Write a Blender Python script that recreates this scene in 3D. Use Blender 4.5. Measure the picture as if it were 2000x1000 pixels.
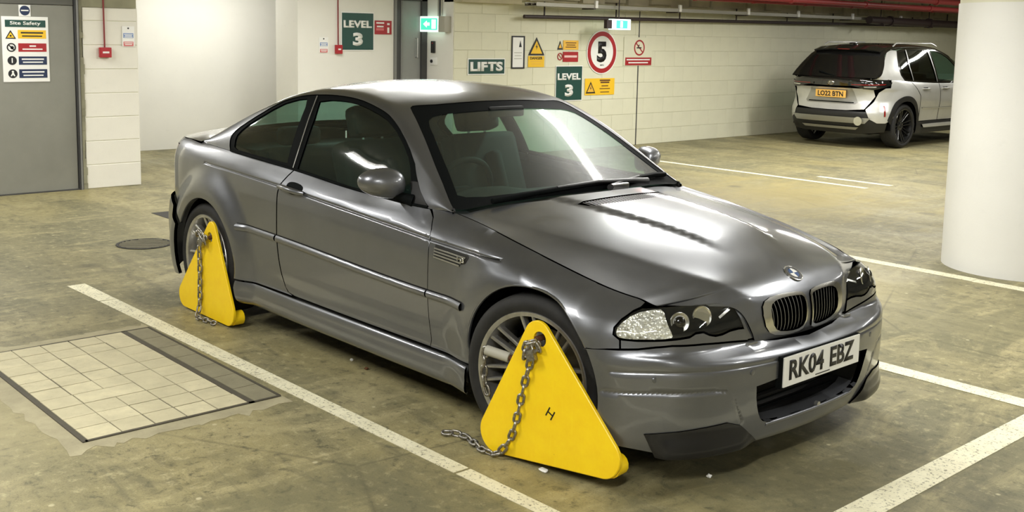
import bpy, bmesh, math, random
import numpy as np
from mathutils import Vector, Matrix
from mathutils.geometry import delaunay_2d_cdt
PI = math.pi
random.seed(7); rng = np.random.default_rng(7)
scene = bpy.context.scene
for o in list(bpy.data.objects): bpy.data.objects.remove(o)
COL = scene.collection

# ================================================================ camera
F_PX, YAW, PITCH, ROLL = 2094.04, 2.4112, .1269, -.0196
CAM_POS = (2.9228, -3.5914, 1.6366); PP_Y = 332.4
cam_data = bpy.data.cameras.new('camera'); cam = bpy.data.objects.new('camera', cam_data); COL.objects.link(cam)
_f = Vector((math.cos(YAW)*math.cos(PITCH), math.sin(YAW)*math.cos(PITCH), -math.sin(PITCH)))
_r = Vector((math.sin(YAW), -math.cos(YAW), 0)); _d = _f.cross(_r)
_r2 = math.cos(ROLL)*_r + math.sin(ROLL)*_d; _d2 = -math.sin(ROLL)*_r + math.cos(ROLL)*_d
_m = Matrix((_r2, -_d2, -_f)).transposed().to_4x4(); _m.translation = Vector(CAM_POS)
cam.matrix_world = _m
cam_data.sensor_width = 36; cam_data.lens = F_PX/2000*36
cam_data.shift_y = -(500-PP_Y)/2000; cam_data.clip_start = .05; cam_data.clip_end = 200
scene.camera = cam

# ================================================================ world and exposure
w = bpy.data.worlds.new('world'); scene.world = w; w.use_nodes = True
w.node_tree.nodes['Background'].inputs[0].default_value = (1, .97, .9, 1)
w.node_tree.nodes['Background'].inputs[1].default_value = .02
vs = scene.view_settings
vs.view_transform = 'Standard'; vs.look = 'None'; vs.gamma = 1; vs.use_curve_mapping = False
vs.exposure = 0.48

# ================================================================ the garage's fluorescent tubes (fittings are built with the ceiling)
CEIL = 2.62
LAMP_W = 60
LAMP_COLOR = (1, .985, .94)
LAMPS = [(-1.45, 1.95, 0), (1.6, 1.95, 0), (4.6, 1.95, 0), (-4.5, 1.95, 0), (-6.7, 2.6, 0),
         (-4.55, -3.15, 1), (-1.2, -3.15, 1), (2.2, -3.15, 1), (5.4, -3.15, 1), (-6.9, -1.2, 0), (-5.8, 7.7, 0),
         (-4.3, 7.2, 0), (-1.3, 7.2, 0), (1.8, 7.2, 0), (-4.6, 10.6, 0), (-1.3, 11.6, 0), (-4.6, 15.5, 0), (-9.7, 2.9, 1)]
LAMP_POWER = {(-1.2, -3.15): .9, (2.2, -3.15): 1.25, (-1.45, 1.95): 1.2, (1.6, 1.95): .8, (4.6, 1.95): .7, (-4.55, -3.15): .85, (-6.7, 2.6): .45, (-9.7, 2.9): .5, (-6.9, -1.2): .6, (-5.8, 7.7): .75, (-4.3, 7.2): .75, (1.8, 7.2): .8, (-1.3, 7.2): .8}
for i, (lx, ly, lr) in enumerate(LAMPS):
    ld = bpy.data.lights.new('tube_light', 'AREA'); ld.shape = 'RECTANGLE'; ld.size = 1.5; ld.size_y = .045
    ld.energy = LAMP_W*LAMP_POWER.get((lx, ly), 1.0); ld.color = LAMP_COLOR
    lo = bpy.data.objects.new('tube_light', ld); COL.objects.link(lo); lo.location = (lx, ly, CEIL-.142); lo.rotation_euler = (0, 0, lr*PI/2)

# ================================================================ helpers
def setp(o, label=None, cat=None, group=None, kind=None):
    if label: o['label'] = label
    if cat: o['category'] = cat
    if group: o['group'] = group
    if kind: o['kind'] = kind
    return o
def empty(name, loc=(0, 0, 0), rz=0, **k):
    o = bpy.data.objects.new(name, None); COL.objects.link(o); o.location = loc; o.rotation_euler = (0, 0, rz)
    o.empty_display_size = .1
    return setp(o, **k)
def link(name, me, mat=None, parent=None, **k):
    o = bpy.data.objects.new(name, me); COL.objects.link(o)
    if mat is not None:
        me.materials.clear(); me.materials.append(mat)
    if parent is not None: o.parent = parent
    return setp(o, **k)
def mesh(name, V, F, smooth=False, auto=None):
    me = bpy.data.meshes.new(name); me.from_pydata([tuple(map(float, v)) for v in V], [], [tuple(map(int, f)) for f in F])
    if smooth: me.polygons.foreach_set('use_smooth', [True]*len(me.polygons))
    if auto is not None: me.set_sharp_from_angle(angle=auto)
    me.update(); return me
class MB:
    """collects simple shapes into one mesh"""
    def __init__(s): s.V = []; s.F = []
    def add(s, V, F):
        n = len(s.V); s.V += [tuple(v) for v in V]; s.F += [tuple(i+n for i in f) for f in F]; return s
    def box(s, a, b, bev=0):
        x0, y0, z0 = a; x1, y1, z1 = b
        if bev <= 0:
            return s.add([(x0,y0,z0),(x1,y0,z0),(x1,y1,z0),(x0,y1,z0),(x0,y0,z1),(x1,y0,z1),(x1,y1,z1),(x0,y1,z1)],
                         [(3,2,1,0),(4,5,6,7),(0,1,5,4),(1,2,6,5),(2,3,7,6),(3,0,4,7)])
        bm = bmesh.new(); bmesh.ops.create_cube(bm, size=1)
        for v in bm.verts: v.co = Vector(((x0+x1)/2+v.co.x*(x1-x0), (y0+y1)/2+v.co.y*(y1-y0), (z0+z1)/2+v.co.z*(z1-z0)))
        bmesh.ops.bevel(bm, geom=bm.edges[:]+bm.verts[:], offset=bev, segments=2, profile=.6, affect='EDGES')
        bm.verts.index_update(); s.add([v.co[:] for v in bm.verts], [[v.index for v in f.verts] for f in bm.faces]); bm.free(); return s
    def tube(s, pts, r, n=8, cap=True, closed=False):
        P = [Vector(p) for p in pts]; m = len(P); R = r if hasattr(r, '__len__') else [r]*m
        T = []
        for i in range(m):
            if closed: t = P[(i+1) % m]-P[i-1]
            else: t = P[min(i+1, m-1)]-P[max(i-1, 0)]
            T.append(t.normalized())
        up = Vector((0, 0, 1)) if abs(T[0].z) < .9 else Vector((1, 0, 0))
        N = (up-T[0]*up.dot(T[0])).normalized(); V = []
        for i in range(m):
            N = (N-T[i]*N.dot(T[i])).normalized(); B = T[i].cross(N)
            for k in range(n):
                a = 2*PI*k/n; V.append(P[i]+(N*math.cos(a)+B*math.sin(a))*R[i])
        F = []
        for i in range(m if closed else m-1):
            j = (i+1) % m
            for k in range(n):
                k2 = (k+1) % n; F.append((i*n+k, i*n+k2, j*n+k2, j*n+k))
        if cap and not closed: F += [tuple(range(n-1, -1, -1)), tuple((m-1)*n+k for k in range(n))]
        return s.add(V, F)
    def lathe(s, prof, n=32, axis='y', c=(0, 0, 0), closed=False, cap=True):
        """prof = [(axial, radius)]"""
        V = []; F = []; m = len(prof)
        for a, r in prof:
            for k in range(n):
                t = 2*PI*k/n; q, p = r*math.cos(t), r*math.sin(t)
                V.append({'y': (c[0]+q, c[1]+a, c[2]+p), 'z': (c[0]+q, c[1]+p, c[2]+a), 'x': (c[0]+a, c[1]+q, c[2]+p)}[axis])
        for i in range(m if closed else m-1):
            j = (i+1) % m
            for k in range(n):
                k2 = (k+1) % n; F.append((i*n+k, i*n+k2, j*n+k2, j*n+k))
        if not closed and cap:
            if prof[0][1] > 1e-6: F.append(tuple(range(n-1, -1, -1)))
            if prof[-1][1] > 1e-6: F.append(tuple((m-1)*n+k for k in range(n)))
        return s.add(V, F)
    def prism(s, poly, fn0, fn1):
        """poly = list of 2D points; fn0/fn1 map them to the two end faces"""
        n = len(poly)
        V = [fn0(*q) for q in poly]+[fn1(*q) for q in poly]
        return s.add(V, [tuple(range(n-1, -1, -1)), tuple(range(n, 2*n))]+[(i, (i+1) % n, n+(i+1) % n, n+i) for i in range(n)])
    def mesh(s, name, smooth=None):
        me = mesh(name, s.V, s.F)
        bm = bmesh.new(); bm.from_mesh(me); bmesh.ops.recalc_face_normals(bm, faces=bm.faces[:]); bm.to_mesh(me); bm.free()
        if smooth is not None:
            me.polygons.foreach_set('use_smooth', [True]*len(me.polygons)); me.set_sharp_from_angle(angle=math.radians(smooth))
        me.update(); return me
    def build(s, name, mat, parent=None, smooth=None, **k):
        return link(name, s.mesh(name, smooth), mat, parent, **k)
def copy_tree(o, parent=None):
    c = o.copy(); COL.objects.link(c); c.parent = parent
    for ch in list(o.children): copy_tree(ch, c)
    return c

# ---- trimmed surface panels ------------------------------------------------
def dens(loop, h):
    out = []
    n = len(loop)
    for i in range(n):
        a = np.array(loop[i], float); b = np.array(loop[(i+1) % n], float)
        k = max(1, int(math.ceil(np.hypot(*(b-a))/h)))
        for j in range(k): out.append(a+(b-a)*j/k)
    return np.array(out)
def inside(P, loop):
    x, y = P[:, 0], P[:, 1]; c = np.zeros(len(P), bool); L = np.asarray(loop)
    x0, y0 = L[:, 0], L[:, 1]; x1, y1 = np.roll(x0, -1), np.roll(y0, -1)
    for a, b, d, e in zip(x0, y0, x1, y1):
        if b == e: continue
        m = ((b > y) != (e > y)) & (x < (d-a)*(y-b)/(e-b)+a); c ^= m
    return c
def inset(loop, g):
    """offset a closed 2D loop inwards by g"""
    L = np.asarray(loop, float); n = len(L)
    area = .5*np.sum(L[:, 0]*np.roll(L[:, 1], -1)-np.roll(L[:, 0], -1)*L[:, 1]); s = 1 if area > 0 else -1
    a = L-np.roll(L, 1, 0); b = np.roll(L, -1, 0)-L
    a /= np.maximum(np.hypot(a[:, 0], a[:, 1])[:, None], 1e-9); b /= np.maximum(np.hypot(b[:, 0], b[:, 1])[:, None], 1e-9)
    na = np.stack([-a[:, 1], a[:, 0]], 1)*s; nb = np.stack([-b[:, 1], b[:, 0]], 1)*s
    m = na+nb; m /= np.maximum((m*m).sum(1), .6)[:, None]/2
    return L+m*g
def smooth_loop(loop, it=2):
    L = np.asarray(loop, float)
    for _ in range(it):
        a = L; b = np.roll(L, -1, 0)
        L = np.stack([.75*a+.25*b, .25*a+.75*b], 1).reshape(-1, 2)
    return L
def panel(name, fn, outer, mat, parent=None, holes=(), h=.02, metric=(1, 1), gap=0., flange=.012, off=0., mirror=False,
          lines=(), ref=(-1.4, 0, .45), span=(-2.4, -.2), noflange_holes=False, thick=0., **k):
    M = np.array(metric, float)
    loops = [dens(inset(np.asarray(outer, float)*M, gap) if gap else np.asarray(outer, float)*M, h)]
    for hl in holes: loops.append(dens(inset(np.asarray(hl, float)*M, -gap) if gap else np.asarray(hl, float)*M, h))
    lo, hi = loops[0].min(0), loops[0].max(0)
    gx = np.arange(lo[0], hi[0]+h, h); gy = np.arange(lo[1], hi[1]+h, h*.9)
    G = np.array([(x+(.5*h if j % 2 else 0), y) for j, y in enumerate(gy) for x in gx])
    keep = inside(G, loops[0])
    for L in loops[1:]: keep &= ~inside(G, L)
    G = G[keep]
    LN = []
    for ln in lines:           # extra polylines to follow closely (creases)
        ln = np.asarray(ln, float)*M
        q = []
        for a, b in zip(ln[:-1], ln[1:]):
            kk = max(1, int(math.ceil(np.hypot(*(b-a))/h)))
            q += [a+(b-a)*j/kk for j in range(kk)]
        q.append(ln[-1]); q = np.array(q)
        kq = inside(q, loops[0])
        for L in loops[1:]: kq &= ~inside(q, L)
        LN.append(q[kq])
    B = np.vstack(loops+LN)
    if len(G):
        d = np.full(len(G), 1e9)
        for i in range(0, len(B), 256):
            d = np.minimum(d, ((G[:, None]-B[None, i:i+256])**2).sum(-1).min(1))
        G = G[d > (.5*h)**2]
    pts = np.vstack([B, G]) if len(G) else B
    edges = []; n = 0
    for L in loops:
        m = len(L); edges += [(n+i, n+(i+1) % m) for i in range(m)]; n += m
    vo, eo, fo, orig, _, _ = delaunay_2d_cdt([Vector(p) for p in pts], edges, [], 0, 1e-7)
    vo = np.array([tuple(v) for v in vo]); fo = np.array([f for f in fo if len(f) == 3])
    cen = vo[fo].mean(1); kf = inside(cen, loops[0])
    for L in loops[1:]: kf &= ~inside(cen, L)
    fo = fo[kf]
    D = vo/M
    e = .0025
    P = fn(D[:, 0], D[:, 1])
    da = fn(D[:, 0]+e/M[0], D[:, 1])-fn(D[:, 0]-e/M[0], D[:, 1]); db = fn(D[:, 0], D[:, 1]+e/M[1])-fn(D[:, 0], D[:, 1]-e/M[1])
    N = np.cross(da, db); N /= np.maximum(np.linalg.norm(N, axis=1), 1e-12)[:, None]
    C = np.stack([np.clip(P[:, 0], *span), np.full(len(P), ref[1]), np.full(len(P), ref[2])], 1)
    if ((N*(P-C)).sum(1) < 0).mean() > .5: N = -N; 
    P = P+N*off
    # face orientation
    fn_ = np.cross(P[fo[:, 1]]-P[fo[:, 0]], P[fo[:, 2]]-P[fo[:, 0]])
    bad = (fn_*N[fo[:, 0]]).sum(1) < 0
    fo[bad] = fo[bad][:, ::-1]
    V = [P]; NN = [N]; F = [tuple(f) for f in fo]; base = len(P)
    if flange > 0:
        idx = {}
        for i, oo in enumerate(orig):
            for q in oo: idx.setdefault(q, i)
        n = 0
        for li, L in enumerate(loops):
            m = len(L); ids = [idx.get(n+i, None) for i in range(m)]; n += m
            if li and noflange_holes: continue
            ids = [i for i in ids if i is not None]; m = len(ids)
            ids = np.array(ids)
            top = P[ids]; nn = N[ids]; bot = top-nn*flange
            tg = np.roll(top, -1, 0)-np.roll(top, 1, 0); sd = np.cross(tg, nn); sd /= np.maximum(np.linalg.norm(sd, axis=1), 1e-9)[:, None]
            V += [top, bot]; NN += [sd, sd]
            for i in range(m):
                j = (i+1) % m; F.append((base+i, base+j, base+m+j, base+m+i))
            base += 2*m
    if thick > 0:      # inner skin
        V.append(P-N*thick); NN.append(-N); F += [tuple(base+i for i in f[::-1]) for f in fo]; base += len(P)
    V = np.vstack(V); NN = np.vstack(NN)
    if mirror:
        V = V*[1, -1, 1]; NN = NN*[1, -1, 1]; F = [f[::-1] for f in F]
    me = mesh(name, V, F, smooth=True)
    me.normals_split_custom_set_from_vertices([tuple(v) for v in NN])
    return link(name, me, mat, parent, **k)

# ---- lettering -------------------------------------------------------------
def text_mesh(s, height=None, width=None, depth=.001, bold=.0, spacing=1.0):
    cu = bpy.data.curves.new('t', 'FONT'); cu.body = s; cu.size = 1; cu.offset = bold; cu.extrude = .0; cu.space_character = spacing
    cu.resolution_u = 3
    o = bpy.data.objects.new('t', cu); COL.objects.link(o)
    dg = bpy.context.evaluated_depsgraph_get(); me = bpy.data.meshes.new_from_object(o.evaluated_get(dg))
    bpy.data.objects.remove(o); bpy.data.curves.remove(cu)
    co = np.array([v.co[:] for v in me.vertices]); lo, hi = co.min(0), co.max(0)
    sx = sy = 1.0
    if height: sy = height/(hi[1]-lo[1]); sx = sy
    if width: sx = width/(hi[0]-lo[0]); sy = sy if height else sx
    for v in me.vertices:
        v.co = ((v.co.x-(lo[0]+hi[0])/2)*sx, (v.co.y-(lo[1]+hi[1])/2)*sy, 0)
    bm = bmesh.new(); bm.from_mesh(me)
    r = bmesh.ops.extrude_face_region(bm, geom=bm.faces[:])
    bmesh.ops.translate(bm, verts=[g for g in r['geom'] if isinstance(g, bmesh.types.BMVert)], vec=(0, 0, depth))
    bmesh.ops.recalc_face_normals(bm, faces=bm.faces[:]); bm.to_mesh(me); bm.free()
    return me
def basis(o, origin, right, up):
    r = Vector(right).normalized(); u = Vector(up).normalized(); n = r.cross(u)
    m = Matrix((r, u, n)).transposed().to_4x4(); m.translation = Vector(origin); return m
def bake(me, m):
    me.transform(m); return me
def lettering(s, origin, right, up, mat, parent, name='lettering', **k):
    me = bake(text_mesh(s, **k), basis(None, origin, right, up)); return link(name, me, mat, parent)

# ================================================================ materials
def mat(name, base=(.5, .5, .5), rough=.5, metal=0., spec=.5, coat=0., coat_rough=.05, emit=None, estr=0.):
    m = bpy.data.materials.new(name); m.use_nodes = True; b = m.node_tree.nodes['Principled BSDF']
    b.inputs['Base Color'].default_value = (*base, 1); b.inputs['Roughness'].default_value = rough; b.inputs['Metallic'].default_value = metal
    b.inputs['Specular IOR Level'].default_value = spec; b.inputs['Coat Weight'].default_value = coat; b.inputs['Coat Roughness'].default_value = coat_rough
    if emit: b.inputs['Emission Color'].default_value = (*emit, 1); b.inputs['Emission Strength'].default_value = estr
    return m
class NT:
    def __init__(s, m): s.t = m.node_tree; s.n = s.t.nodes; s.b = s.n['Principled BSDF']; s._tc = None
    def tc(s, out='Object'):
        if s._tc is None: s._tc = s.n.new('ShaderNodeTexCoord')
        return s._tc.outputs[out]
    def map(s, scale=(1, 1, 1), rot=(0, 0, 0), loc=(0, 0, 0), out='Object'):
        m = s.n.new('ShaderNodeMapping'); m.inputs['Scale'].default_value = scale; m.inputs['Rotation'].default_value = rot; m.inputs['Location'].default_value = loc
        s.t.links.new(s.tc(out), m.inputs[0]); return m.outputs[0]
    def noise(s, vec, scale=5, detail=4, rough=.55, dist=0.):
        x = s.n.new('ShaderNodeTexNoise'); x.inputs['Scale'].default_value = scale; x.inputs['Detail'].default_value = detail
        x.inputs['Roughness'].default_value = rough; x.inputs['Distortion'].default_value = dist; s.t.links.new(vec, x.inputs['Vector']); return x.outputs['Fac']
    def voro(s, vec, scale=5, feature='F1', out='Distance'):
        x = s.n.new('ShaderNodeTexVoronoi'); x.feature = feature; x.inputs['Scale'].default_value = scale; s.t.links.new(vec, x.inputs['Vector']); return x.outputs[out]
    def ramp(s, f, stops):
        x = s.n.new('ShaderNodeValToRGB'); s.t.links.new(f, x.inputs[0]); e = x.color_ramp.elements
        while len(e) < len(stops): e.new(.5)
        for k, (p, c) in zip(e, stops): k.position = p; k.color = (c, c, c, 1) if not hasattr(c, '__len__') else (*c, 1)
        return x.outputs[0]
    def mix(s, f, a, b, mode='MIX'):
        x = s.n.new('ShaderNodeMix'); x.data_type = 'RGBA'; x.blend_type = mode
        for v, k in ((f, 0), (a, 6), (b, 7)):
            if hasattr(v, 'is_linked') or isinstance(v, bpy.types.NodeSocket): s.t.links.new(v, x.inputs[k])
            else: x.inputs[k].default_value = v if k == 0 else (*v, 1)
        return x.outputs[2]
    def math(s, op, a, b=0.):
        x = s.n.new('ShaderNodeMath'); x.operation = op
        for v, k in ((a, 0), (b, 1)):
            if isinstance(v, bpy.types.NodeSocket): s.t.links.new(v, x.inputs[k])
            else: x.inputs[k].default_value = v
        return x.outputs[0]
    def bump(s, h, strength=.2, dist=.01):
        x = s.n.new('ShaderNodeBump'); x.inputs['Strength'].default_value = strength; x.inputs['Distance'].default_value = dist
        s.t.links.new(h, x.inputs['Height']); s.t.links.new(x.outputs[0], s.b.inputs['Normal'])
    def set(s, key, v):
        if isinstance(v, bpy.types.NodeSocket): s.t.links.new(v, s.b.inputs[key])
        else: s.b.inputs[key].default_value = v
def wallpaint(name, c, var=.06, rough=.6):
    m = mat(name, c, rough); n = NT(m); v = n.map(out='Object')
    f = n.noise(v, 1.6, 5, .6); g = n.noise(v, 14, 4, .6)
    d = tuple(x*(1-var*1.6) for x in c)
    col = n.mix(n.ramp(f, [(.35, 0), (.7, 1)]), c, d)
    col = n.mix(n.ramp(g, [(.62, 0), (.72, .35)]), col, tuple(x*.9 for x in c))
    n.set('Base Color', col); n.bump(n.noise(v, 90, 3, .6), .12, .004); return m
M = {}
M['cream'] = wallpaint('cream_wall_paint', (.74, .71, .56))
M['white_wall'] = wallpaint('white_wall_paint', (.77, .76, .70), .03)
M['block'] = wallpaint('painted_block', (.70, .69, .53), .05)
M['block_white'] = wallpaint('white_painted_block', (.78, .76, .68), .04)
M['mortar'] = wallpaint('painted_mortar', (.64, .63, .48), .05)
M['column'] = wallpaint('column_paint', (.69, .685, .65), .03, .5)
M['raw'] = wallpaint('raw_concrete', (.34, .33, .22), .25, .8)
M['ceil'] = wallpaint('ceiling_concrete', (.36, .335, .235), .2, .8)
M['soffit'] = wallpaint('soffit_concrete_lit', (.58, .53, .36), .22, .8)  # ceiling concrete lightened, light on the soffit put into its colour
M['doorgrey'] = wallpaint('grey_door_paint', (.235, .235, .20), .10, .45)
M['doordark'] = wallpaint('dark_door_head', (.10, .10, .085), .10, .5)
M['frame'] = wallpaint('dark_frame_paint', (.055, .055, .055), .1, .4)
M['framelight'] = wallpaint('light_frame_paint', (.22, .22, .21), .1, .4)
M['plaster'] = wallpaint('rough_plaster', (.30, .29, .20), .3, .9)
M['door2'] = wallpaint('lobby_door_grey', (.30, .31, .30), .06, .4)

def floor_material():
    m = mat('garage_floor', (0.250, 0.217, 0.120), .6); n = NT(m); v = n.map(); v2 = n.map(scale=(.55, 1.5, 1), rot=(0, 0, .5)); v3 = n.map(scale=(2.0, .55, 1), rot=(0, 0, .35)); v4 = n.map(scale=(.5, 2.4, 1), rot=(0, 0, .15), loc=(4, 2, 0))
    big = n.noise(v, .30, 4, .55, .4); mid = n.noise(v2, 1.3, 6, .62, .5); streak = n.noise(v3, 2.0, 7, .68, 1.0); str2 = n.noise(v4, 2.6, 7, .7, .8); fine = n.noise(v, 16, 6, .75, .3); grit = n.noise(v, 150, 3, .6)
    a = n.mix(n.ramp(big, [(.38, 0), (.60, 1)]), (0.215, 0.195, 0.107), (0.330, 0.284, 0.133))
    a = n.mix(n.ramp(mid, [(.42, 0), (.60, .8)]), a, (0.155, 0.146, 0.083))
    a = n.mix(n.ramp(streak, [(.50, 0), (.66, .75)]), a, (0.370, 0.325, 0.172))
    a = n.mix(n.ramp(str2, [(.54, 0), (.70, .6)]), a, (0.110, 0.104, 0.064))
    a = n.mix(n.ramp(fine, [(.55, 0), (.66, .7)]), a, (0.430, 0.384, 0.215))
    a = n.mix(n.ramp(fine, [(.34, .75), (.46, 0)]), a, (0.080, 0.077, 0.045))
    a = n.mix(n.ramp(grit, [(.30, .5), (.45, 0)]), a, (0.050, 0.047, 0.029))
    # worn, dusty areas and darker areas with shapes of their own
    for (cx, cy, r, c, k) in ((-1.1, 2.7, .9, (0.420, 0.369, 0.202), .75), (-1.9, -2.6, 1.0, (0.360, 0.320, 0.172), .6), (-3.4, 6.0, 1.9, (0.400, 0.330, 0.133), .75), (-5.3, .9, 1.5, (0.290, 0.251, 0.125), .5), (.75, -.3, 1.0, (0.095, 0.091, 0.053), .55), (.1, -1.9, .9, (0.130, 0.123, 0.071), .5), (.0, 2.4, .8, (0.150, 0.140, 0.079), .5)):
        mp = n.n.new('ShaderNodeVectorMath'); mp.operation = 'DISTANCE'; n.t.links.new(n.tc(), mp.inputs[0]); mp.inputs[1].default_value = (cx, cy, 0)
        d = n.math('ADD', n.math('DIVIDE', mp.outputs['Value'], r), n.math('MULTIPLY', n.math('SUBTRACT', streak, .5), 2.2))
        a = n.mix(n.ramp(d, [(.25, k), (.95, 0)]), a, c)
    spots = n.voro(v, 4.3); a = n.mix(n.ramp(spots, [(.030, .8), (.055, 0)]), a, (0.500, 0.453, 0.284))
    st = n.voro(n.map(scale=(1, 1, 1), loc=(3, 1, 0)), 1.3); a = n.mix(n.ramp(st, [(.05, .5), (.14, 0)]), a, (0.065, 0.063, 0.040))
    cr = n.voro(n.map(scale=(.42, .30, 1), rot=(0, 0, .1), loc=(.3, .1, 0)), 1.0, 'DISTANCE_TO_EDGE'); crk = n.math('MULTIPLY', n.ramp(cr, [(.0015, .6), (.004, 0)]), n.ramp(big, [(.45, 0), (.55, 1)]))
    a = n.mix(crk, a, (0.075, 0.069, 0.041))
    n.set('Base Color', a); n.set('Roughness', n.ramp(mid, [(.3, .40), (.7, .66)])); n.set('Specular IOR Level', .35)
    n.bump(n.math('ADD', fine, n.math('MULTIPLY', grit, .5)), .22, .004)
    return m
M['floor'] = floor_material()
def line_material():
    m = mat('floor_line_paint', (.72, .69, .5), .6); n = NT(m); v = n.map()
    g = n.noise(v, 70, 4, .7); f = n.noise(v, 9, 5, .7)
    a = n.mix(n.ramp(f, [(.4, 0), (.75, .8)]), (.80, .765, .56), (.60, .56, .38))
    sp = n.math('MULTIPLY', n.ramp(g, [(.56, 0), (.62, 1)]), n.ramp(f, [(.36, .35), (.52, 1)]))
    a = n.mix(sp, a, (.23, .215, .14)); n.set('Base Color', a); n.bump(g, .2, .003); return m
M['line'] = line_material()
def concrete_light(name, c):
    m = mat(name, c, .75); n = NT(m); v = n.map(); f = n.noise(v, 6, 6, .65); g = n.noise(v, 60, 4, .7)
    a = n.mix(n.ramp(f, [(.3, 0), (.7, 1)]), tuple(x*.8 for x in c), tuple(min(1, x*1.15) for x in c))
    a = n.mix(n.ramp(g, [(.6, 0), (.7, .5)]), a, tuple(x*.55 for x in c)); n.set('Base Color', a); n.bump(g, .3, .004); return m
M['tile'] = concrete_light('cover_concrete', (.58, .53, .35))
_n = NT(M['tile']); _oi = _n.n.new('ShaderNodeObjectInfo'); _l = _n.b.inputs['Base Color'].links[0].from_socket; _n.set('Base Color', _n.mix(_n.ramp(_oi.outputs['Random'], [(0, 0), (1, .5)]), _l, (.44, .40, .26)))
M['tile2'] = concrete_light('cover_concrete_dark', (.24, .22, .14)); M['surround'] = concrete_light('cover_surround', (.36, .325, .205))
M['coverframe'] = concrete_light('rusted_frame', (.075, .066, .045)); M['iron'] = concrete_light('cast_iron', (.03, .028, .024)); M['ironbar'] = concrete_light('worn_iron', (.20, .185, .125))

def car_paint(name, c, metal=.75, rough=.34):
    m = mat(name, c, rough, metal, .5, .9, .06); n = NT(m); v = n.map(); d = n.noise(v, 3.0, 6, .65, .4); fl = n.noise(v, 900, 2, .5)
    dust = n.ramp(d, [(.40, 0), (.75, .22)])
    col = n.mix(n.ramp(fl, [(.35, 0), (.65, .35)]), c, tuple(min(1, x*1.35) for x in c))
    n.set('Base Color', n.mix(dust, col, (.28, .285, .285))); n.set('Roughness', n.ramp(d, [(.35, rough-.04), (.75, rough+.10)]))
    n.set('Coat Roughness', n.ramp(d, [(.35, .05), (.75, .16)])); return m
M['paint'] = car_paint('grey_metallic_paint', (.155, .162, .178))
M['suvpaint'] = car_paint('silver_suv_paint', (.60, .60, .57), .5, .32)
M['black'] = mat('black_plastic', (.012, .012, .012), .45); M['gloss'] = mat('gloss_black', (.006, .006, .006), .08, 0, .5, 1)
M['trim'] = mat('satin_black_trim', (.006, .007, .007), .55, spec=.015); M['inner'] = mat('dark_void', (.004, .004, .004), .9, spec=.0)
M['cabin'] = mat('dark_cabin_trim', (.016, .018, .018), .7); M['seat'] = mat('grey_seat_fabric', (.02, .022, .022), .8)
M['headlining'] = mat('headlining_grey', (.05, .05, .05), .9)
M['chrome'] = mat('chrome', (.82, .82, .80), .22, 1.); M['silver'] = mat('silver_metal', (.55, .55, .53), .3, 1.); M['satin'] = mat('satin_silver', (.42, .42, .40), .35, .8)
M['carbon'] = mat('carbon_lip', (.010, .010, .011), .30, 0, .3, .25, .12)
M['white'] = mat('plate_white', (.80, .80, .76), .35); M['plate_y'] = mat('plate_yellow', (.82, .47, .10), .4); M['ink'] = mat('black_ink', (.006, .006, .007), .4)
M['blue'] = mat('badge_blue', (.03, .08, .22), .25)
M['amber'] = mat('dull_amber', (.35, .12, .02), .3); M['redlens'] = mat('red_lens', (.22, .008, .006), .12, 0, .5, 1)
def alloy():
    m = mat('wheel_alloy', (.6, .6, .57), .3, .85); n = NT(m); d = n.noise(n.map(), 16, 5, .65); n.set('Base Color', n.mix(n.ramp(d, [(.4, 0), (.7, .6)]), (.62, .615, .59), (.34, .32, .27))); return m
M['alloy'] = alloy(); M['darkalloy'] = mat('black_alloy', (.02, .02, .02), .25, .4, .5, .5); M['disc'] = mat('brake_disc', (.20, .19, .17), .4, 1.); M['caliper'] = mat('brake_caliper', (.09, .09, .085), .5, .6)
def rubber():
    m = mat('tyre_rubber', (.018, .018, .017), .75); n = NT(m); d = n.noise(n.map(), 9, 6, .7); n.set('Base Color', n.mix(n.ramp(d, [(.4, 0), (.75, .8)]), (.009, .009, .009), (.028, .027, .024))); return m
M['rubber'] = rubber()
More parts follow.
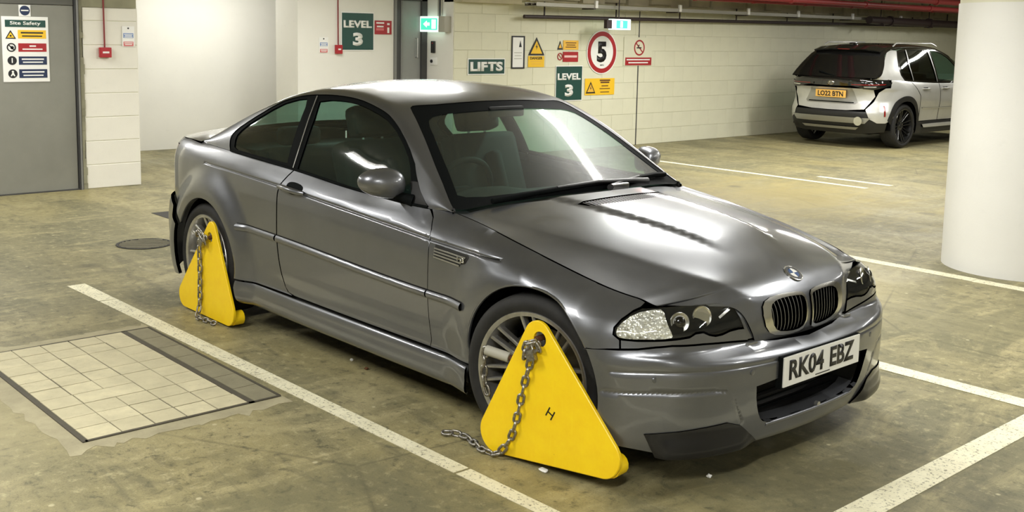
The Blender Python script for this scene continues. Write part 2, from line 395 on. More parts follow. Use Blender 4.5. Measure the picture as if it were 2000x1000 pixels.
def glass(name, tint, haze=.0, hz=(.5, .55, .5), dusty=0.):
    m = bpy.data.materials.new(name); m.use_nodes = True; t = m.node_tree; t.nodes.clear(); L = t.links.new
    o = t.nodes.new('ShaderNodeOutputMaterial'); mx = t.nodes.new('ShaderNodeMixShader'); tr = t.nodes.new('ShaderNodeBsdfTransparent'); gl = t.nodes.new('ShaderNodeBsdfGlossy'); lw = t.nodes.new('ShaderNodeLayerWeight')
    tr.inputs[0].default_value = (*tint, 1); gl.inputs['Roughness'].default_value = .03 if not dusty else .04; gl.inputs[0].default_value = (1, 1, 1, 1); lw.inputs[0].default_value = .5
    pw = t.nodes.new('ShaderNodeMath'); pw.operation = 'POWER'; pw.inputs[1].default_value = 4.2; ma = t.nodes.new('ShaderNodeMath'); ma.operation = 'MULTIPLY_ADD'; ma.inputs[1].default_value = .93; ma.inputs[2].default_value = .055
    L(lw.outputs['Facing'], pw.inputs[0]); L(pw.outputs[0], ma.inputs[0]); L(ma.outputs[0], mx.inputs[0])
    if dusty > 0:      # a film of dust broadens the reflection of the lamps
        g2 = t.nodes.new('ShaderNodeBsdfGlossy'); g2.inputs['Roughness'].default_value = .38; mg = t.nodes.new('ShaderNodeMixShader'); mg.inputs[0].default_value = dusty
        L(gl.outputs[0], mg.inputs[1]); L(g2.outputs[0], mg.inputs[2]); L(mg.outputs[0], mx.inputs[2]); ma.inputs[2].default_value = .075
    else: L(gl.outputs[0], mx.inputs[2])
    if haze > 0:
        df = t.nodes.new('ShaderNodeBsdfDiffuse'); df.inputs[0].default_value = (*hz, 1); m2 = t.nodes.new('ShaderNodeMixShader'); m2.inputs[0].default_value = haze
        L(tr.outputs[0], m2.inputs[1]); L(df.outputs[0], m2.inputs[2]); L(m2.outputs[0], mx.inputs[1])
    else: L(tr.outputs[0], mx.inputs[1])
    L(mx.outputs[0], o.inputs[0]); return m
M['glass'] = glass('green_window_glass', (.44, .62, .56), .02, (.40, .52, .48)); M['screen'] = glass('dusty_windscreen_glass', (.46, .64, .57), .03, (.62, .74, .66), .28); M['clear'] = glass('headlamp_glass', (.92, .93, .92), .008, (.8, .8, .75)); M['tint'] = glass('privacy_glass', (.05, .055, .06))
M['indicator'] = mat('indicator_reflector', (.86, .86, .80), .25, .4)
_n = NT(M['indicator']); _v = _n.voro(_n.map(), 70); _n.bump(_v, .9, .012); _n.set('Base Color', _n.mix(_n.ramp(_n.noise(_n.map(), 38, 3, .6), [(.45, 0), (.62, .7)]), (.92, .92, .86), (.42, .41, .32)))
def yellow():
    m = mat('clamp_yellow', (.86, .53, .006), .42); n = NT(m); v = n.map(); f = n.noise(v, 12, 5, .7); g = n.noise(n.map(scale=(1, 1, .12)), 90, 4, .6)
    a = n.mix(n.ramp(f, [(.35, 0), (.7, .6)]), (.97, .68, .008), (.90, .56, .006)); a = n.mix(n.ramp(g, [(.55, 0), (.8, .35)]), a, (1.0, .76, .02))
    a = n.mix(n.ramp(n.noise(v, 40, 5, .75), [(.70, 0), (.74, .8)]), a, (.35, .17, .02)); n.set('Base Color', a); n.bump(f, .06, .002); return m
M['yellow'] = yellow(); M['rust'] = mat('rusty_steel', (.14, .06, .025), .8, .3)
def chainm():
    m = mat('chain_steel', (.36, .34, .30), .38, .95); n = NT(m); d = n.noise(n.map(), 60, 4, .7); n.set('Base Color', n.mix(n.ramp(d, [(.4, 0), (.65, .7)]), (.42, .41, .38), (.11, .085, .06))); return m
M['chain'] = chainm()
for k_, c_ in dict(sign_white=(.82, .82, .79), sign_green=(.008, .058, .045), sign_yellow=(.85, .52, .02), sign_red=(.36, .010, .014), sign_blue=(.010, .024, .075), sign_black=(.01, .01, .012), sign_amber=(.80, .46, .05), pale_pink=(.80, .55, .52)).items():
    M[k_] = mat(k_, c_, .4)
M['notice_blue'] = mat('notice_blue', (.14, .24, .50), .4); M['notice_red'] = mat('notice_red', (.62, .14, .14), .4); M['alarm'] = mat('alarm_red', (.38, .012, .02), .35)
M['exit'] = mat('exit_sign_green', (.05, .55, .32), .4, emit=(.06, .75, .42), estr=.9); M['exitw'] = mat('exit_sign_white', (.8, .9, .85), .4, emit=(.75, 1, .88), estr=.9)
M['pipe_red'] = mat('red_sprinkler_pipe', (.33, .045, .045), .42); M['pipe_dark'] = mat('dark_pipe', (.03, .018, .018), .5); M['tray'] = mat('galvanised_tray', (.30, .29, .24), .45, .5); M['conduit'] = mat('red_conduit', (.22, .02, .02), .5); M['grey_box'] = mat('grey_box', (.40, .39, .33), .5)
M['lamp_body'] = mat('lamp_body_white', (.8, .8, .78), .5); M['tube_glow'] = mat('fluorescent_tube', (.9, .9, .88), .4, emit=LAMP_COLOR, estr=26.)

# ================================================================ the garage shell
XW = -7.87           # plane of the block wall behind the car
FX0, FX1, FY0, FY1 = -12.2, 9.0, -9.0, 21.0
MB().box((FX0, FY0, -.15), (FX1, FY1, 0)).build('floor', M['floor'], kind='structure')
MB().box((FX0, FY0, CEIL), (FX1, FY1, CEIL+.2)).build('ceiling', M['ceil'], kind='structure')
MB().box((FX0, FY0-.2, 0), (FX1, FY0, CEIL)).build('wall_near', M['cream'], kind='structure')
MB().box((FX1, FY0, 0), (FX1+.2, FY1, CEIL)).build('wall_front', M['cream'], kind='structure')
MB().box((FX0, FY1, 0), (FX1, FY1+.2, CEIL)).build('wall_far', M['cream'], kind='structure')
# recess behind the pier, plain white plaster
MB().box((FX0, .93, 0), (-10.85, 9.0, CEIL)).build('wall_recess', M['white_wall'], kind='structure')
MB().box((FX0+.02, .60, 0), (XW-.30, .93, CEIL)).build('wall_recess_side', M['white_wall'], kind='structure')
# LEVEL 3 wall beside the lobby door
MB().box((-8.96, 3.10, 0), (-8.44, 4.50, CEIL)).build('wall_level', M['white_wall'], kind='structure')
MB().box((-8.96, 4.50, 2.06), (-8.44, 5.20, CEIL)).build('wall_lobby_head', M['white_wall'], kind='structure')
# end return of the long block wall (white)
MB().box((-8.96, 5.03, 0), (XW-.012, 5.25, CEIL)).build('wall_return', M['white_wall'], kind='structure')

# block walls -----------------------------------------------------------
def block_mesh(L, H, D=.012, b=.002):
    """front face of a block in local (y along, z up, x out), its arrises eased"""
    y0, y1, z0, z1 = 0, L, 0, H
    V = [(-D, y0, z0), (-D, y1, z0), (-D, y1, z1), (-D, y0, z1), (-b, y0, z0), (-b, y1, z0), (-b, y1, z1), (-b, y0, z1),
         (0, y0+b, z0+b), (0, y1-b, z0+b), (0, y1-b, z1-b), (0, y0+b, z1-b)]
    F = [(0, 1, 5, 4), (1, 2, 6, 5), (2, 3, 7, 6), (3, 0, 4, 7), (4, 5, 9, 8), (5, 6, 10, 9), (6, 7, 11, 10), (7, 4, 8, 11), (8, 9, 10, 11)]
    me = mesh('block', V, F); bm = bmesh.new(); bm.from_mesh(me); bmesh.ops.recalc_face_normals(bm, faces=bm.faces[:])
    if bm.faces[-1].normal.x < 0: bmesh.ops.reverse_faces(bm, faces=bm.faces[:])
    bm.to_mesh(me); bm.free(); return me
CH = .235; BL = .46; J = .004
wl = MB().box((XW-.25, 5.06, 0), (XW-.007, FY1, CEIL)).build('wall_block', M['mortar'], kind='structure')
full = block_mesh(BL-.0015, CH-J); full.materials.append(M['block']); half = block_mesh(BL/2-.0015, CH-J); half.materials.append(M['block'])
rest = MB(); count = 0
for c in range(11):
    z = c*CH+.003; y = 5.04 - (BL/2 if c % 2 else 0)
    first = True
    while y < FY1-.5:
        if y < 5.035: yy, me_, Lb = 5.04, half, BL/2
        else: yy, me_, Lb = y, full, BL
        if yy < 17.6 and c < 9 and count < 300 and not (11.9 < yy < 14.6 and c < 3):
            o = bpy.data.objects.new('block', me_); COL.objects.link(o); o.location = (XW+random.uniform(-.0012, .0012), yy, z); o.parent = wl; count += 1
        else:
            rest.box((XW-.02, yy, z), (XW, yy+Lb-J, z+CH-J))
        y += BL
rest.build('block_course', M['block'], wl, kind='stuff')
# movement joint down the wall
MB().box((XW-.002, 8.560, 0), (XW+.004, 8.580, 2.0)).build('movement_joint', M['frame'], wl)
# pier between the grey door and the recess
pr_ = MB().box((XW-.55, .345, 0), (XW-.007, .895, CEIL)).build('wall_pier', M['mortar'], kind='structure')
for c in range(8):
    z = c*.24+.002; hgt = .24-J if c < 7 else .13
    me_ = block_mesh(.552, hgt, .012, .005); me_.materials.append(M['block_white'])
    o = bpy.data.objects.new('block', me_); COL.objects.link(o); o.location = (XW+random.uniform(-.002, .001), .345, z); o.parent = pr_
    sd = MB().box((XW-.55, .895, z), (XW-.005, .903, z+hgt)); sd.build('block_end', M['block_white'], pr_)
MB().box((XW-.3, .33, 1.815), (XW+.012, .885, CEIL)).build('lintel', M['raw'], pr_)
# rough plaster edge by the door frame
pb = MB(); zz = 0; 
while zz < 2.3:
    hh = random.uniform(.05, .12); wv = random.uniform(.028, .052)
    pb.box((XW-.06, .302, zz), (XW+.004+random.uniform(0, .012), .302+wv, zz+hh)); zz += hh
pb.build('plaster_edge', M['plaster'], pr_)
# left wall with the big grey door
lw = MB().box((XW-.25, FY0, 0), (XW-.06, .345, CEIL)).build('wall_door', M['cream'], kind='structure')
MB().box((XW-.08, FY0, 0), (XW, -1.30, CEIL)).build('wall_plain', M['cream'], kind='structure')
d1 = empty('door_1', (XW, -.5, 0), kind='structure')
def dpart(name, a, b, m, bev=0):
    return MB().box((a[0], a[1]+.5, a[2]), (b[0], b[1]+.5, b[2]), bev).build(name, m, d1)
dpart('leaf', (-.055, -1.24, .012), (-.012, .262, 1.82), M['doorgrey'])
dpart('head_panel', (-.055, -1.24, 1.826), (-.006, .262, 2.55), M['doordark'])
dpart('frame_post', (-.07, .268, 0), (.012, .282, 2.55), M['frame'])
dpart('frame_post', (-.07, .282, 0), (.03, .296, 2.55), M['framelight'])
dpart('frame_post', (-.07, .296, 0), (.016, .306, 2.55), M['frame'])
dpart('frame_post', (-.07, -1.30, 0), (.02, -1.245, 2.55), M['frame'])
dpart('threshold', (-.06, -1.3, 0), (.01, .30, .012), M['frame'])
# lobby door in the LEVEL 3 wall
d2 = empty('door_2', (-8.44, 4.77, 0), kind='structure')
for a, b, m, nm in (((-.06, -.265, 0), (.025, -.235, 2.06), 'framelight', 'frame_post'), ((-.06, -.235, 0), (.01, -.165, 2.06), 'frame', 'frame_post'),
                    ((-.06, -.165, 0), (.02, -.145, 2.06), 'framelight', 'frame_post'), ((-.05, -.14, .01), (-.02, .17, 2.04), 'door2', 'leaf'),
                    ((-.06, .17, 0), (.02, .255, 2.06), 'frame', 'frame_post'), ((-.06, -.265, 2.03), (.02, .255, 2.07), 'frame', 'frame_head')):
    MB().box(a, b).build(nm, M[m], d2)
MB().tube([(-.02, .10, 1.30), (.02, .10, 1.30), (.02, .10, 1.55), (-.02, .10, 1.55)], .008, 6).build('pull_handle', M['silver'], d2)
# soffit strip and downstand over the long wall
MB().box((XW-.2, 5.03, 2.02), (XW+.16, 6.05, CEIL)).build('trim_1', M['soffit'], kind='structure')
sof = MB().box((XW-.2, 6.05, 2.07), (XW+.10, FY1, CEIL)).build('trim_2', M['soffit'], kind='structure')
for k in range(24):
    y = 6.2+k*.48; MB().box((XW+.10, y, 2.07+.03*(k % 2)), (XW+.16+.02*(k % 3), y+.44, 2.5)).build('soffit_panel', M['soffit'], sof)
# round column
col = MB().lathe([(0, .53), (1.915, .53)], 96, 'z', (-.36, 4.375, 0)).build('column_1', M['column'], smooth=40, kind='structure')
MB().lathe([(1.915, .522), (CEIL, .522)], 96, 'z', (-.36, 4.375, 0)).build('collar', M['mortar'], col, smooth=40)

# ================================================================ floor markings and covers
def strip(name, quads, label, h=.0025, **k):
    e = empty(name, (*np.mean([p for q in quads for p in q], 0), 0), label=label, cat='floor line', group='painted parking lines')
    cx, cy = np.mean([p for q in quads for p in q], 0)
    for q in quads:
        V = [(x-cx, y-cy, .0005) for x, y in q]+[(x-cx, y-cy, h) for x, y in q]
        MB().add(V, [(3, 2, 1, 0), (4, 5, 6, 7), (0, 1, 5, 4), (1, 2, 6, 5), (2, 3, 7, 6), (3, 0, 4, 7)]).build('painted_section', M['line'], e)
def seg(x0, x1, f0, f1): return [(x0, f0(x0)), (x1, f0(x1)), (x1, f1(x1)), (x0, f1(x0))]
lo_ = lambda x: -1.258+.0215*(x+3.81); li_ = lambda x: -1.152+.012*(x+3.84)
strip('parking_line', [[(-3.86, -1.262), (-3.372, lo_(-3.372)), (-3.36, li_(-3.36)), (-3.86, -1.152)], seg(-3.355, -1.55, lo_, li_), seg(-1.545, -.066, lo_, li_), seg(-.052, 1.02, lo_, li_)],
      'cream painted line on the floor along the clamped side of the grey coupe')
strip('parking_line', [seg(-3.9, -1.0, lambda x: 1.285, lambda x: 1.395), seg(-.995, 1.032, lambda x: 1.28, lambda x: 1.395)], 'cream painted line on the floor leaving from under the far front corner of the coupe')
strip('parking_line', [[(1.032, -3.0), (1.150, -3.0), (1.148, 1.42), (1.032, 1.42)]], "cream painted line on the floor across the open end of the coupe's bay")
strip('parking_line', [seg(-3.9, -.36, lambda x: 3.62, lambda x: 3.73), seg(-.355, 1.0, lambda x: 3.61, lambda x: 3.72)], 'cream painted line on the floor running up to the white column')
strip('parking_line', [seg(-6.4, -3.25, lambda x: 7.20, lambda x: 7.29)], 'nearer of two thin cream floor lines before the block wall')
strip('parking_line', [seg(-4.15, -3.2, lambda x: 7.64, lambda x: 7.74)], 'farther of two thin cream floor lines before the block wall')

# recessed concrete cover with cut tiles
mc = empty('access_cover', (-1.93, -1.75, 0), label='rectangular floor access cover filled with cracked concrete tiles', cat='manhole cover')
X0, X1, Y0, Y1, YM = -2.64, -1.22, -2.12, -1.252, -1.395
def cpart(name, a, b, m, **k):
    return MB().box((a[0]+1.93, a[1]+1.75, a[2]), (b[0]+1.93, b[1]+1.75, b[2])).build(name, m, mc, **k)
ol = []
for (ax_, ay_), (bx2, by2) in (((X0-.09, Y0-.10), (X1+.10, Y0-.10)), ((X1+.10, Y0-.10), (X1+.10, Y1+.008)), ((X1+.10, Y1+.008), (X0-.09, Y1+.008)), ((X0-.09, Y1+.008), (X0-.09, Y0-.10))):
    for k in range(26):
        t = k/26; jt = .0 if by2 == ay_ == Y1+.008 else 1.; ol.append((ax_+(bx2-ax_)*t+random.gauss(0, .016)*jt+1.93, ay_+(by2-ay_)*t+random.gauss(0, .016)*jt+1.75))
MB().prism(ol, lambda x, y: (x, y, .0004), lambda x, y: (x, y, .0010)).build('surround', M['surround'], mc)
cpart('tray', (X0, Y0, .0008), (X1, Y1, .0020), M['coverframe'])
for a, b in (((X0-.006, Y0-.012), (X1+.008, Y0+.010)), ((X0-.006, YM-.014), (X1+.008, YM+.014)), ((X0-.006, Y0), (X0+.006, Y1)), ((X1-.006, Y0), (X1+.008, Y1)), ((X0, Y1-.008), (X1, Y1+.004))):
    cpart('frame_bar', (*a, .0010), (*b, .0055), M['coverframe'])
nx, ny = 10, 5; dx = (X1-X0-.012)/nx; dy = (YM-Y0-.026)/ny; done = set()
for i in range(nx):
    for j in range(ny):
        if (i, j) in done: continue
        wi = wj = 1
        if 2 <= i <= 6 and 1 <= j <= 3 and random.random() < .45 and (i+1, j) not in done and i+1 < nx: wi = 2
        elif 2 <= i <= 7 and j in (1, 3) and random.random() < .3 and (i, j+1) not in done: wj = 2
        for a in range(wi):
            for b in range(wj): done.add((i+a, j+b))
        xa = X0+.006+i*dx; ya = Y0+.012+j*dy; g = random.uniform(.0015, .004)
        cpart('tile', (xa+g, ya+g, .0018), (xa+dx*wi-g, ya+dy*wj-g, random.uniform(.0048, .0062)), M['tile'])
for i in range(7):
    xa = X0+.006+i*(X1-X0-.012)/7; cpart('tile', (xa+.003, YM+.018, .0018), (xa+(X1-X0-.012)/7-.002, Y1-.012, .0050), M['tile2'])
# round slotted drain cover
dr = empty('drain_cover', (-4.865, -.335, 0), label='round slotted cast iron drain cover behind the coupe', cat='drain cover')
MB().lathe([(.0006, 0), (.0006, .205), (.006, .205), (.006, .186), (.0012, .186), (.0012, 0)], 40, 'z').build('rim', M['iron'], dr, smooth=30)
for k in range(9):
    y = -.16+k*.04; hw = math.sqrt(max(.002, .186**2-y*y))-.004
    MB().box((-hw, y-.007, .0012), (hw, y+.007, .006)).build('bar', M['ironbar'], dr).rotation_euler = (0, 0, .9)
# metal plate in the floor beyond the coupe's tail
MB().box((-.55, -.35, .0005), (.55, .35, .003)).build('floor_patch', M['iron'], label='dark flat patch plate on the floor behind the tail of the coupe', cat='floor patch').location = (-5.6, .62, 0)

# ================================================================ lamp fittings on the ceiling
lf = None
for i, (lx, ly, lr) in enumerate(LAMPS):
    if lf is None:
        lf = empty('ceiling_lamp'); 
        MB().box((-.78, -.055, -.07), (.78, .055, 0), .008).build('batten', M['lamp_body'], lf)
        MB().tube([(-.75, 0, -.105), (.75, 0, -.105)], .013, 10).build('tube', M['tube_glow'], lf, smooth=40)
        for s in (-1, 1): MB().box((s*.755-.012, -.02, -.125), (s*.755+.012, .02, -.07)).build('tube_holder', M['lamp_body'], lf)
        o = lf
    else: o = copy_tree(lf)
    o.location = (lx, ly, CEIL); o.rotation_euler = (0, 0, lr*PI/2); setp(o, 'white fluorescent batten lamp fixed to the garage ceiling', 'lamp', 'fluorescent ceiling lamps')
# ---------------------------------------------------------------- splines
def pchip(xs, ys):
    xs = np.asarray(xs, float); ys = np.asarray(ys, float)
    h = np.diff(xs); d = np.diff(ys) / h
    m = np.zeros_like(ys)
    m[0], m[-1] = d[0], d[-1]
    for i in range(1, len(xs) - 1):
        if d[i-1] * d[i] > 0:
            w1, w2 = 2*h[i] + h[i-1], h[i] + 2*h[i-1]
            m[i] = (w1 + w2) / (w1/d[i-1] + w2/d[i])
    def f(q):
        q = np.clip(np.asarray(q, float), xs[0], xs[-1])
        k = np.clip(np.searchsorted(xs, q) - 1, 0, len(xs) - 2)
        t = (q - xs[k]) / h[k]
        return ((1+2*t)*(1-t)**2*ys[k] + t*(1-t)**2*h[k]*m[k]
                + t*t*(3-2*t)*ys[k+1] + t*t*(t-1)*h[k]*m[k+1])
    return f
def herm(xs, Y, q):
    """smooth interpolation of rows Y[k] (each an array like q) at stations xs"""
    xs = np.asarray(xs, float); Y = np.asarray(Y, float)
    M = np.empty_like(Y)
    h = np.diff(xs); d = np.diff(Y, axis=0) / h.reshape(-1, *([1]*(Y.ndim-1)))
    M[0], M[-1] = d[0], d[-1]
    for i in range(1, len(xs)-1):
        M[i] = (d[i-1]*h[i] + d[i]*h[i-1]) / (h[i] + h[i-1])
    q = np.clip(q, xs[0], xs[-1])
    k = np.clip(np.searchsorted(xs, q) - 1, 0, len(xs) - 2)
    t = (q - xs[k]) / h[k]; hk = h[k]
    i = np.arange(len(q))
    return ((1+2*t)*(1-t)**2*Y[k, i] + t*(1-t)**2*hk*M[k, i]
            + t*t*(3-2*t)*Y[k+1, i] + t*t*(t-1)*hk*M[k+1, i])
def cspline(xs, ys):
    xs = np.asarray(xs, float); ys = np.asarray(ys, float)
    def f(q):
        q = np.asarray(q, float)
        return herm(xs, np.repeat(ys[:, None], q.size, 1), q.ravel()).reshape(q.shape)
    return f
def sstep(a, b, x):
    t = np.clip((x - a) / (b - a), 0, 1); return t*t*(3-2*t)

# ---------------------------------------------------------------- lower body of the coupe
PLAN = [(.732, 0), (.730, .12), (.722, .25), (.706, .38), (.680, .50), (.635, .62), (.570, .72), (.48, .79), (.37, .838),
        (.25, .858), (0, .866), (-.3, .868), (-.6, .870), (-1.2, .876), (-1.9, .878), (-2.4, .872), (-2.73, .868), (-2.95, .860),
        (-3.15, .848), (-3.32, .80), (-3.46, .71), (-3.56, .58), (-3.63, .40), (-3.66, .2), (-3.67, 0)]
class Body:
    def __init__(s, plan, stations, flares, cx=-1.5):
        P = np.array(plan, float)
        Q = np.vstack([P[1] * [1, -1], P, P[-2] * [1, -1]])
        du = np.r_[0, np.cumsum(np.hypot(*np.diff(Q, axis=0).T))]
        du -= du[1]
        s.U = du[1:-1]; s.fx = cspline(du, Q[:, 0]); s.fy = cspline(du, Q[:, 1]); s.P = P
        s.st = []
        for where, prof in stations:
            u = s.U[where] if isinstance(where, int) else s.ux(where)
            s.st.append((u, pchip(*zip(*prof))))
        s.flares = flares; s.cx = cx; s.grooves = []; s.edge = None
    def ux(s, x):      # arclength of a point on the side from its x
        us = np.linspace(0, s.U[-1], 4000)
        return np.interp(-np.asarray(x, float), -s.fx(us), us)
    def uy(s, y, rear=False):   # arclength of a point on the nose from |y|
        us = np.linspace(0, s.ux(.3), 2000)
        return np.interp(np.abs(y), s.fy(us), us)
    def __call__(s, u, z, extra=0.0):
        u = np.asarray(u, float); z = np.asarray(z, float)
        sg = np.where(u < 0, -1., 1.); a = np.abs(u)
        e = 1e-3
        x, y = s.fx(a), s.fy(a)
        tx, ty = s.fx(a+e)-s.fx(np.maximum(a-e, -e)), s.fy(a+e)-s.fy(np.maximum(a-e, -e))
        L = np.hypot(tx, ty); nx, ny = -ty/L, tx/L      # outward is (ty,-tx)
        sgn = np.where(nx*(x-s.cx)+ny*y < 0, -1., 1.); nx, ny = nx*sgn, ny*sgn
        Y = np.stack([f(z.ravel()) for _, f in s.st])
        off = herm([k for k, _ in s.st], Y, a.ravel()).reshape(a.shape)
        for (cx, cz, amp, r0, r1) in s.flares:
            r = np.hypot(x-cx, z-cz)
            off = off - amp * (1 - sstep(r0, r1, r)) * sstep(.0, .3, y)
        if s.edge is not None:       # fairing of the shut line below the bonnet edge
            eu, ez, ed = s.edge
            off = off + np.interp(a, eu, ed, left=0, right=0)*sstep(-.14, 0, z-np.interp(a, eu, ez))
        for poly, dep, wid, fade in s.grooves:
            d = np.full(a.shape, 1e9)
            for (p0, q0), (p1, q1) in zip(poly[:-1], poly[1:]):
                ex, ey = p1-p0, q1-q0
                t = np.clip(((a-p0)*ex+(z-q0)*ey)/(ex*ex+ey*ey), 0, 1)
                d = np.minimum(d, np.hypot(a-p0-t*ex, z-q0-t*ey))
            off = off + dep*np.exp(-(d/wid)**2)
        off = off - extra
        return np.stack([x - nx*off, (y - ny*off)*sg, z], -1)

ST = [
 (0,    [(.10,.12),(.13,.055),(.16,.035),(.21,.022),(.33,.006),(.38,0),(.445,0),(.468,.006),(.485,.035),(.50,.078),(.54,.070),(.60,.070),(.65,.085),(.70,.15)]),
 (3,    [(.10,.12),(.13,.055),(.16,.035),(.21,.022),(.33,.006),(.38,0),(.455,0),(.475,.006),(.49,.035),(.51,.084),(.54,.086),(.60,.094),(.65,.118),(.70,.18)]),
 (6,    [(.10,.08),(.13,.03),(.16,.018),(.21,.008),(.33,0),(.38,0),(.47,0),(.495,.004),(.515,.02),(.54,.026),(.58,.030),(.62,.048),(.66,.085),(.70,.15)]),
 (.37,  [(.10,.06),(.13,.02),(.16,.010),(.21,.004),(.33,0),(.47,0),(.50,.002),(.53,.006),(.57,.010),(.61,.028),(.65,.07),(.69,.135),(.72,.20)]),
 (0.1,  [(.10,.06),(.2,.02),(.33,.01),(.45,.002),(.55,0),(.62,.006),(.68,.026),(.72,.068),(.755,.13),(.78,.19)]),
 (-.25, [(.12,.10),(.145,.05),(.16,.022),(.185,.012),(.24,.010),(.275,.016),(.29,.03),(.32,.026),(.42,.010),(.55,0),(.66,.003),(.73,.014),(.765,.035),(.80,.085),(.83,.15)]),
 (-.55, [(.12,.10),(.145,.045),(.16,.018),(.185,.006),(.24,.004),(.275,.012),(.29,.028),(.32,.026),(.42,.010),(.55,0),(.68,.002),(.75,.010),(.78,.022),(.82,.058),(.86,.115),(.885,.16)]),
 (-.75, [(.12,.10),(.145,.045),(.16,.018),(.185,.006),(.24,.004),(.275,.012),(.29,.028),(.32,.026),(.42,.010),(.55,0),(.68,.002),(.76,.010),(.79,.020),(.83,.046),(.87,.078),(.90,.10)]),
 (-1.2, [(.12,.10),(.145,.045),(.16,.018),(.185,.006),(.24,.004),(.275,.012),(.29,.028),(.32,.026),(.42,.010),(.55,0),(.70,.002),(.785,.009),(.82,.022),(.86,.050),(.89,.072),(.93,.10)]),
 (-1.85,[(.12,.10),(.145,.045),(.16,.018),(.185,.006),(.24,.004),(.275,.012),(.29,.028),(.32,.026),(.42,.010),(.57,0),(.74,.002),(.82,.009),(.85,.020),(.89,.046),(.925,.070),(.96,.09)]),
 (-2.35,[(.12,.10),(.145,.045),(.16,.018),(.185,.006),(.24,.004),(.30,.012),(.36,.014),(.45,.008),(.60,0),(.76,.002),(.84,.009),(.875,.020),(.92,.050),(.95,.075),(.98,.10)]),
 (-2.73,[(.12,.06),(.20,.02),(.33,.01),(.6,0),(.78,.002),(.855,.010),(.885,.022),(.93,.055),(.965,.09),(.99,.13)]),
 (-3.1, [(.12,.06),(.18,.03),(.30,.01),(.5,0),(.62,.004),(.78,.004),(.86,.010),(.89,.022),(.93,.048),(.965,.085),(.985,.12)]),
 (20,   [(.12,.08),(.18,.05),(.30,.01),(.5,0),(.6,.012),(.64,.03),(.78,.03),(.90,.035),(.94,.045),(.965,.07),(.985,.10)]),
 (24,   [(.12,.10),(.18,.06),(.30,.01),(.5,0),(.6,.012),(.64,.03),(.78,.04),(.90,.045),(.95,.05),(.98,.075),(1.0,.10)]),
]
FL = [(0.0, .335, .030, .375, .56), (-2.69, .335, .046, .385, .545)]
BODY = Body(PLAN, ST, FL)
SWAGE = [(float(BODY.ux(x)), z) for x, z in [(-.20,.747),(-.42,.752),(-.64,.762),(-1.1,.792),(-1.626,.824),(-1.926,.842),(-2.35,.858),(-2.76,.872)]]
BLINE = [(0, .452), (.36, .455), (.74, .455), (.95, .448)]
BREC = [(.98, .372), (.80, .380), (.57, .380), (.52, .372), (.485, .34), (.46, .285), (.44, .245)]
BODY.grooves = [(SWAGE, .007, .0042, 0), (BLINE, .004, .005, 0), (BREC, .004, .005, 0)]

# ---------------------------------------------------------------- bonnet
BC = np.array([(.646,.0,.499),(.664,0,.56),(.658,0,.625),(.635,0,.675),(.583,0,.721),(.46,0,.780),(.30,0,.830),(.05,0,.872),(-.25,0,.903),(-.53,0,.922)])
BK = np.array([(.630,.285,.505),(.639,.288,.565),(.626,.30,.635),(.597,.34,.689),(.518,.40,.730),(.336,.48,.767),(.125,.54,.801),(-.111,.59,.827),(-.377,.63,.851),(-.60,.665,.872)])
BE = np.array([(.565,.50,.51),(.565,.505,.57),(.545,.53,.625),(.50,.60,.655),(.425,.675,.678),(.278,.700,.710),(.024,.718,.764),(-.264,.728,.819),(-.44,.737,.849),(-.62,.745,.873)])
_rt = np.linspace(0, 1, 10)
_bc = [cspline(_rt, BC[:, k]) for k in range(3)]; _bk = [cspline(_rt, BK[:, k]) for k in range(3)]; _be = [cspline(_rt, BE[:, k]) for k in range(3)]
_tt = np.linspace(0, 1, 160)
_ez = _be[2](_tt); _ex = _be[0](_tt); _eu = BODY.ux(_ex)
for _ in range(60): _eu = _eu + .6*(BODY(_eu, _ez)[..., 0] - _ex)
_yb = BODY(_eu, _ez)[..., 1]; _k = _tt > .44
_yp = np.polyval(np.polyfit(_tt[_k], _yb[_k], 3), _tt)
_dl = (_yb-_yp)[_k]; _dl = _dl*sstep(.44, .50, _tt[_k])*sstep(1.0, .94, _tt[_k])
BODY.edge = (_eu[_k][::1] if _eu[_k][0] < _eu[_k][-1] else _eu[_k][::-1], _ez[_k] if _eu[_k][0] < _eu[_k][-1] else _ez[_k][::-1], _dl if _eu[_k][0] < _eu[_k][-1] else _dl[::-1])
_ey = np.where(_tt > .40, BODY(_eu, _ez)[..., 1], _be[1](_tt))
EDGE_U = lambda t: np.interp(t, _tt, _eu)
EDGE_Z = lambda t: np.interp(t, _tt, _ez)
def _bon(s, t):
    c = np.stack([f(t) for f in _bc], -1); k = np.stack([f(t) for f in _bk], -1)
    e = np.stack([_be[0](t), np.interp(t, _tt, _ey), _be[2](t)], -1)
    a = np.clip(np.abs(s), 0, 1)[..., None]; b = np.clip(np.abs(s)-1, 0, 1.2)[..., None]
    p = c + (k-c)*a**1.9; p[..., 1] = (k[..., 1]*a[..., 0])
    q = p + (e-k)*b
    q[..., 2] -= .006*(4*b*(1-b))[..., 0]*(b[..., 0] < 1)
    return q
def bonnet(s, t):
    s = np.asarray(s, float); t = np.asarray(t, float)
    acc = 0
    for d, w in ((-.05, .25), (0, .5), (.05, .25)):
        acc = acc + w*_bon(np.abs(s)+d, t) if d >= 0 else acc + w*_bon(np.abs(np.abs(s)+d), t)
    acc[..., 1] = np.where(np.abs(s) < .05, _bon(np.abs(s), t)[..., 1], acc[..., 1])
    x = acc[..., 0]; y = acc[..., 1]
    yb = .19 + (.335 - x)*.125
    bul = sstep(-.025, .022, yb - y) * sstep(.42, .22, x)
    acc[..., 2] += .013*bul
    acc[..., 1] *= np.where(s < 0, -1., 1.)
    return acc

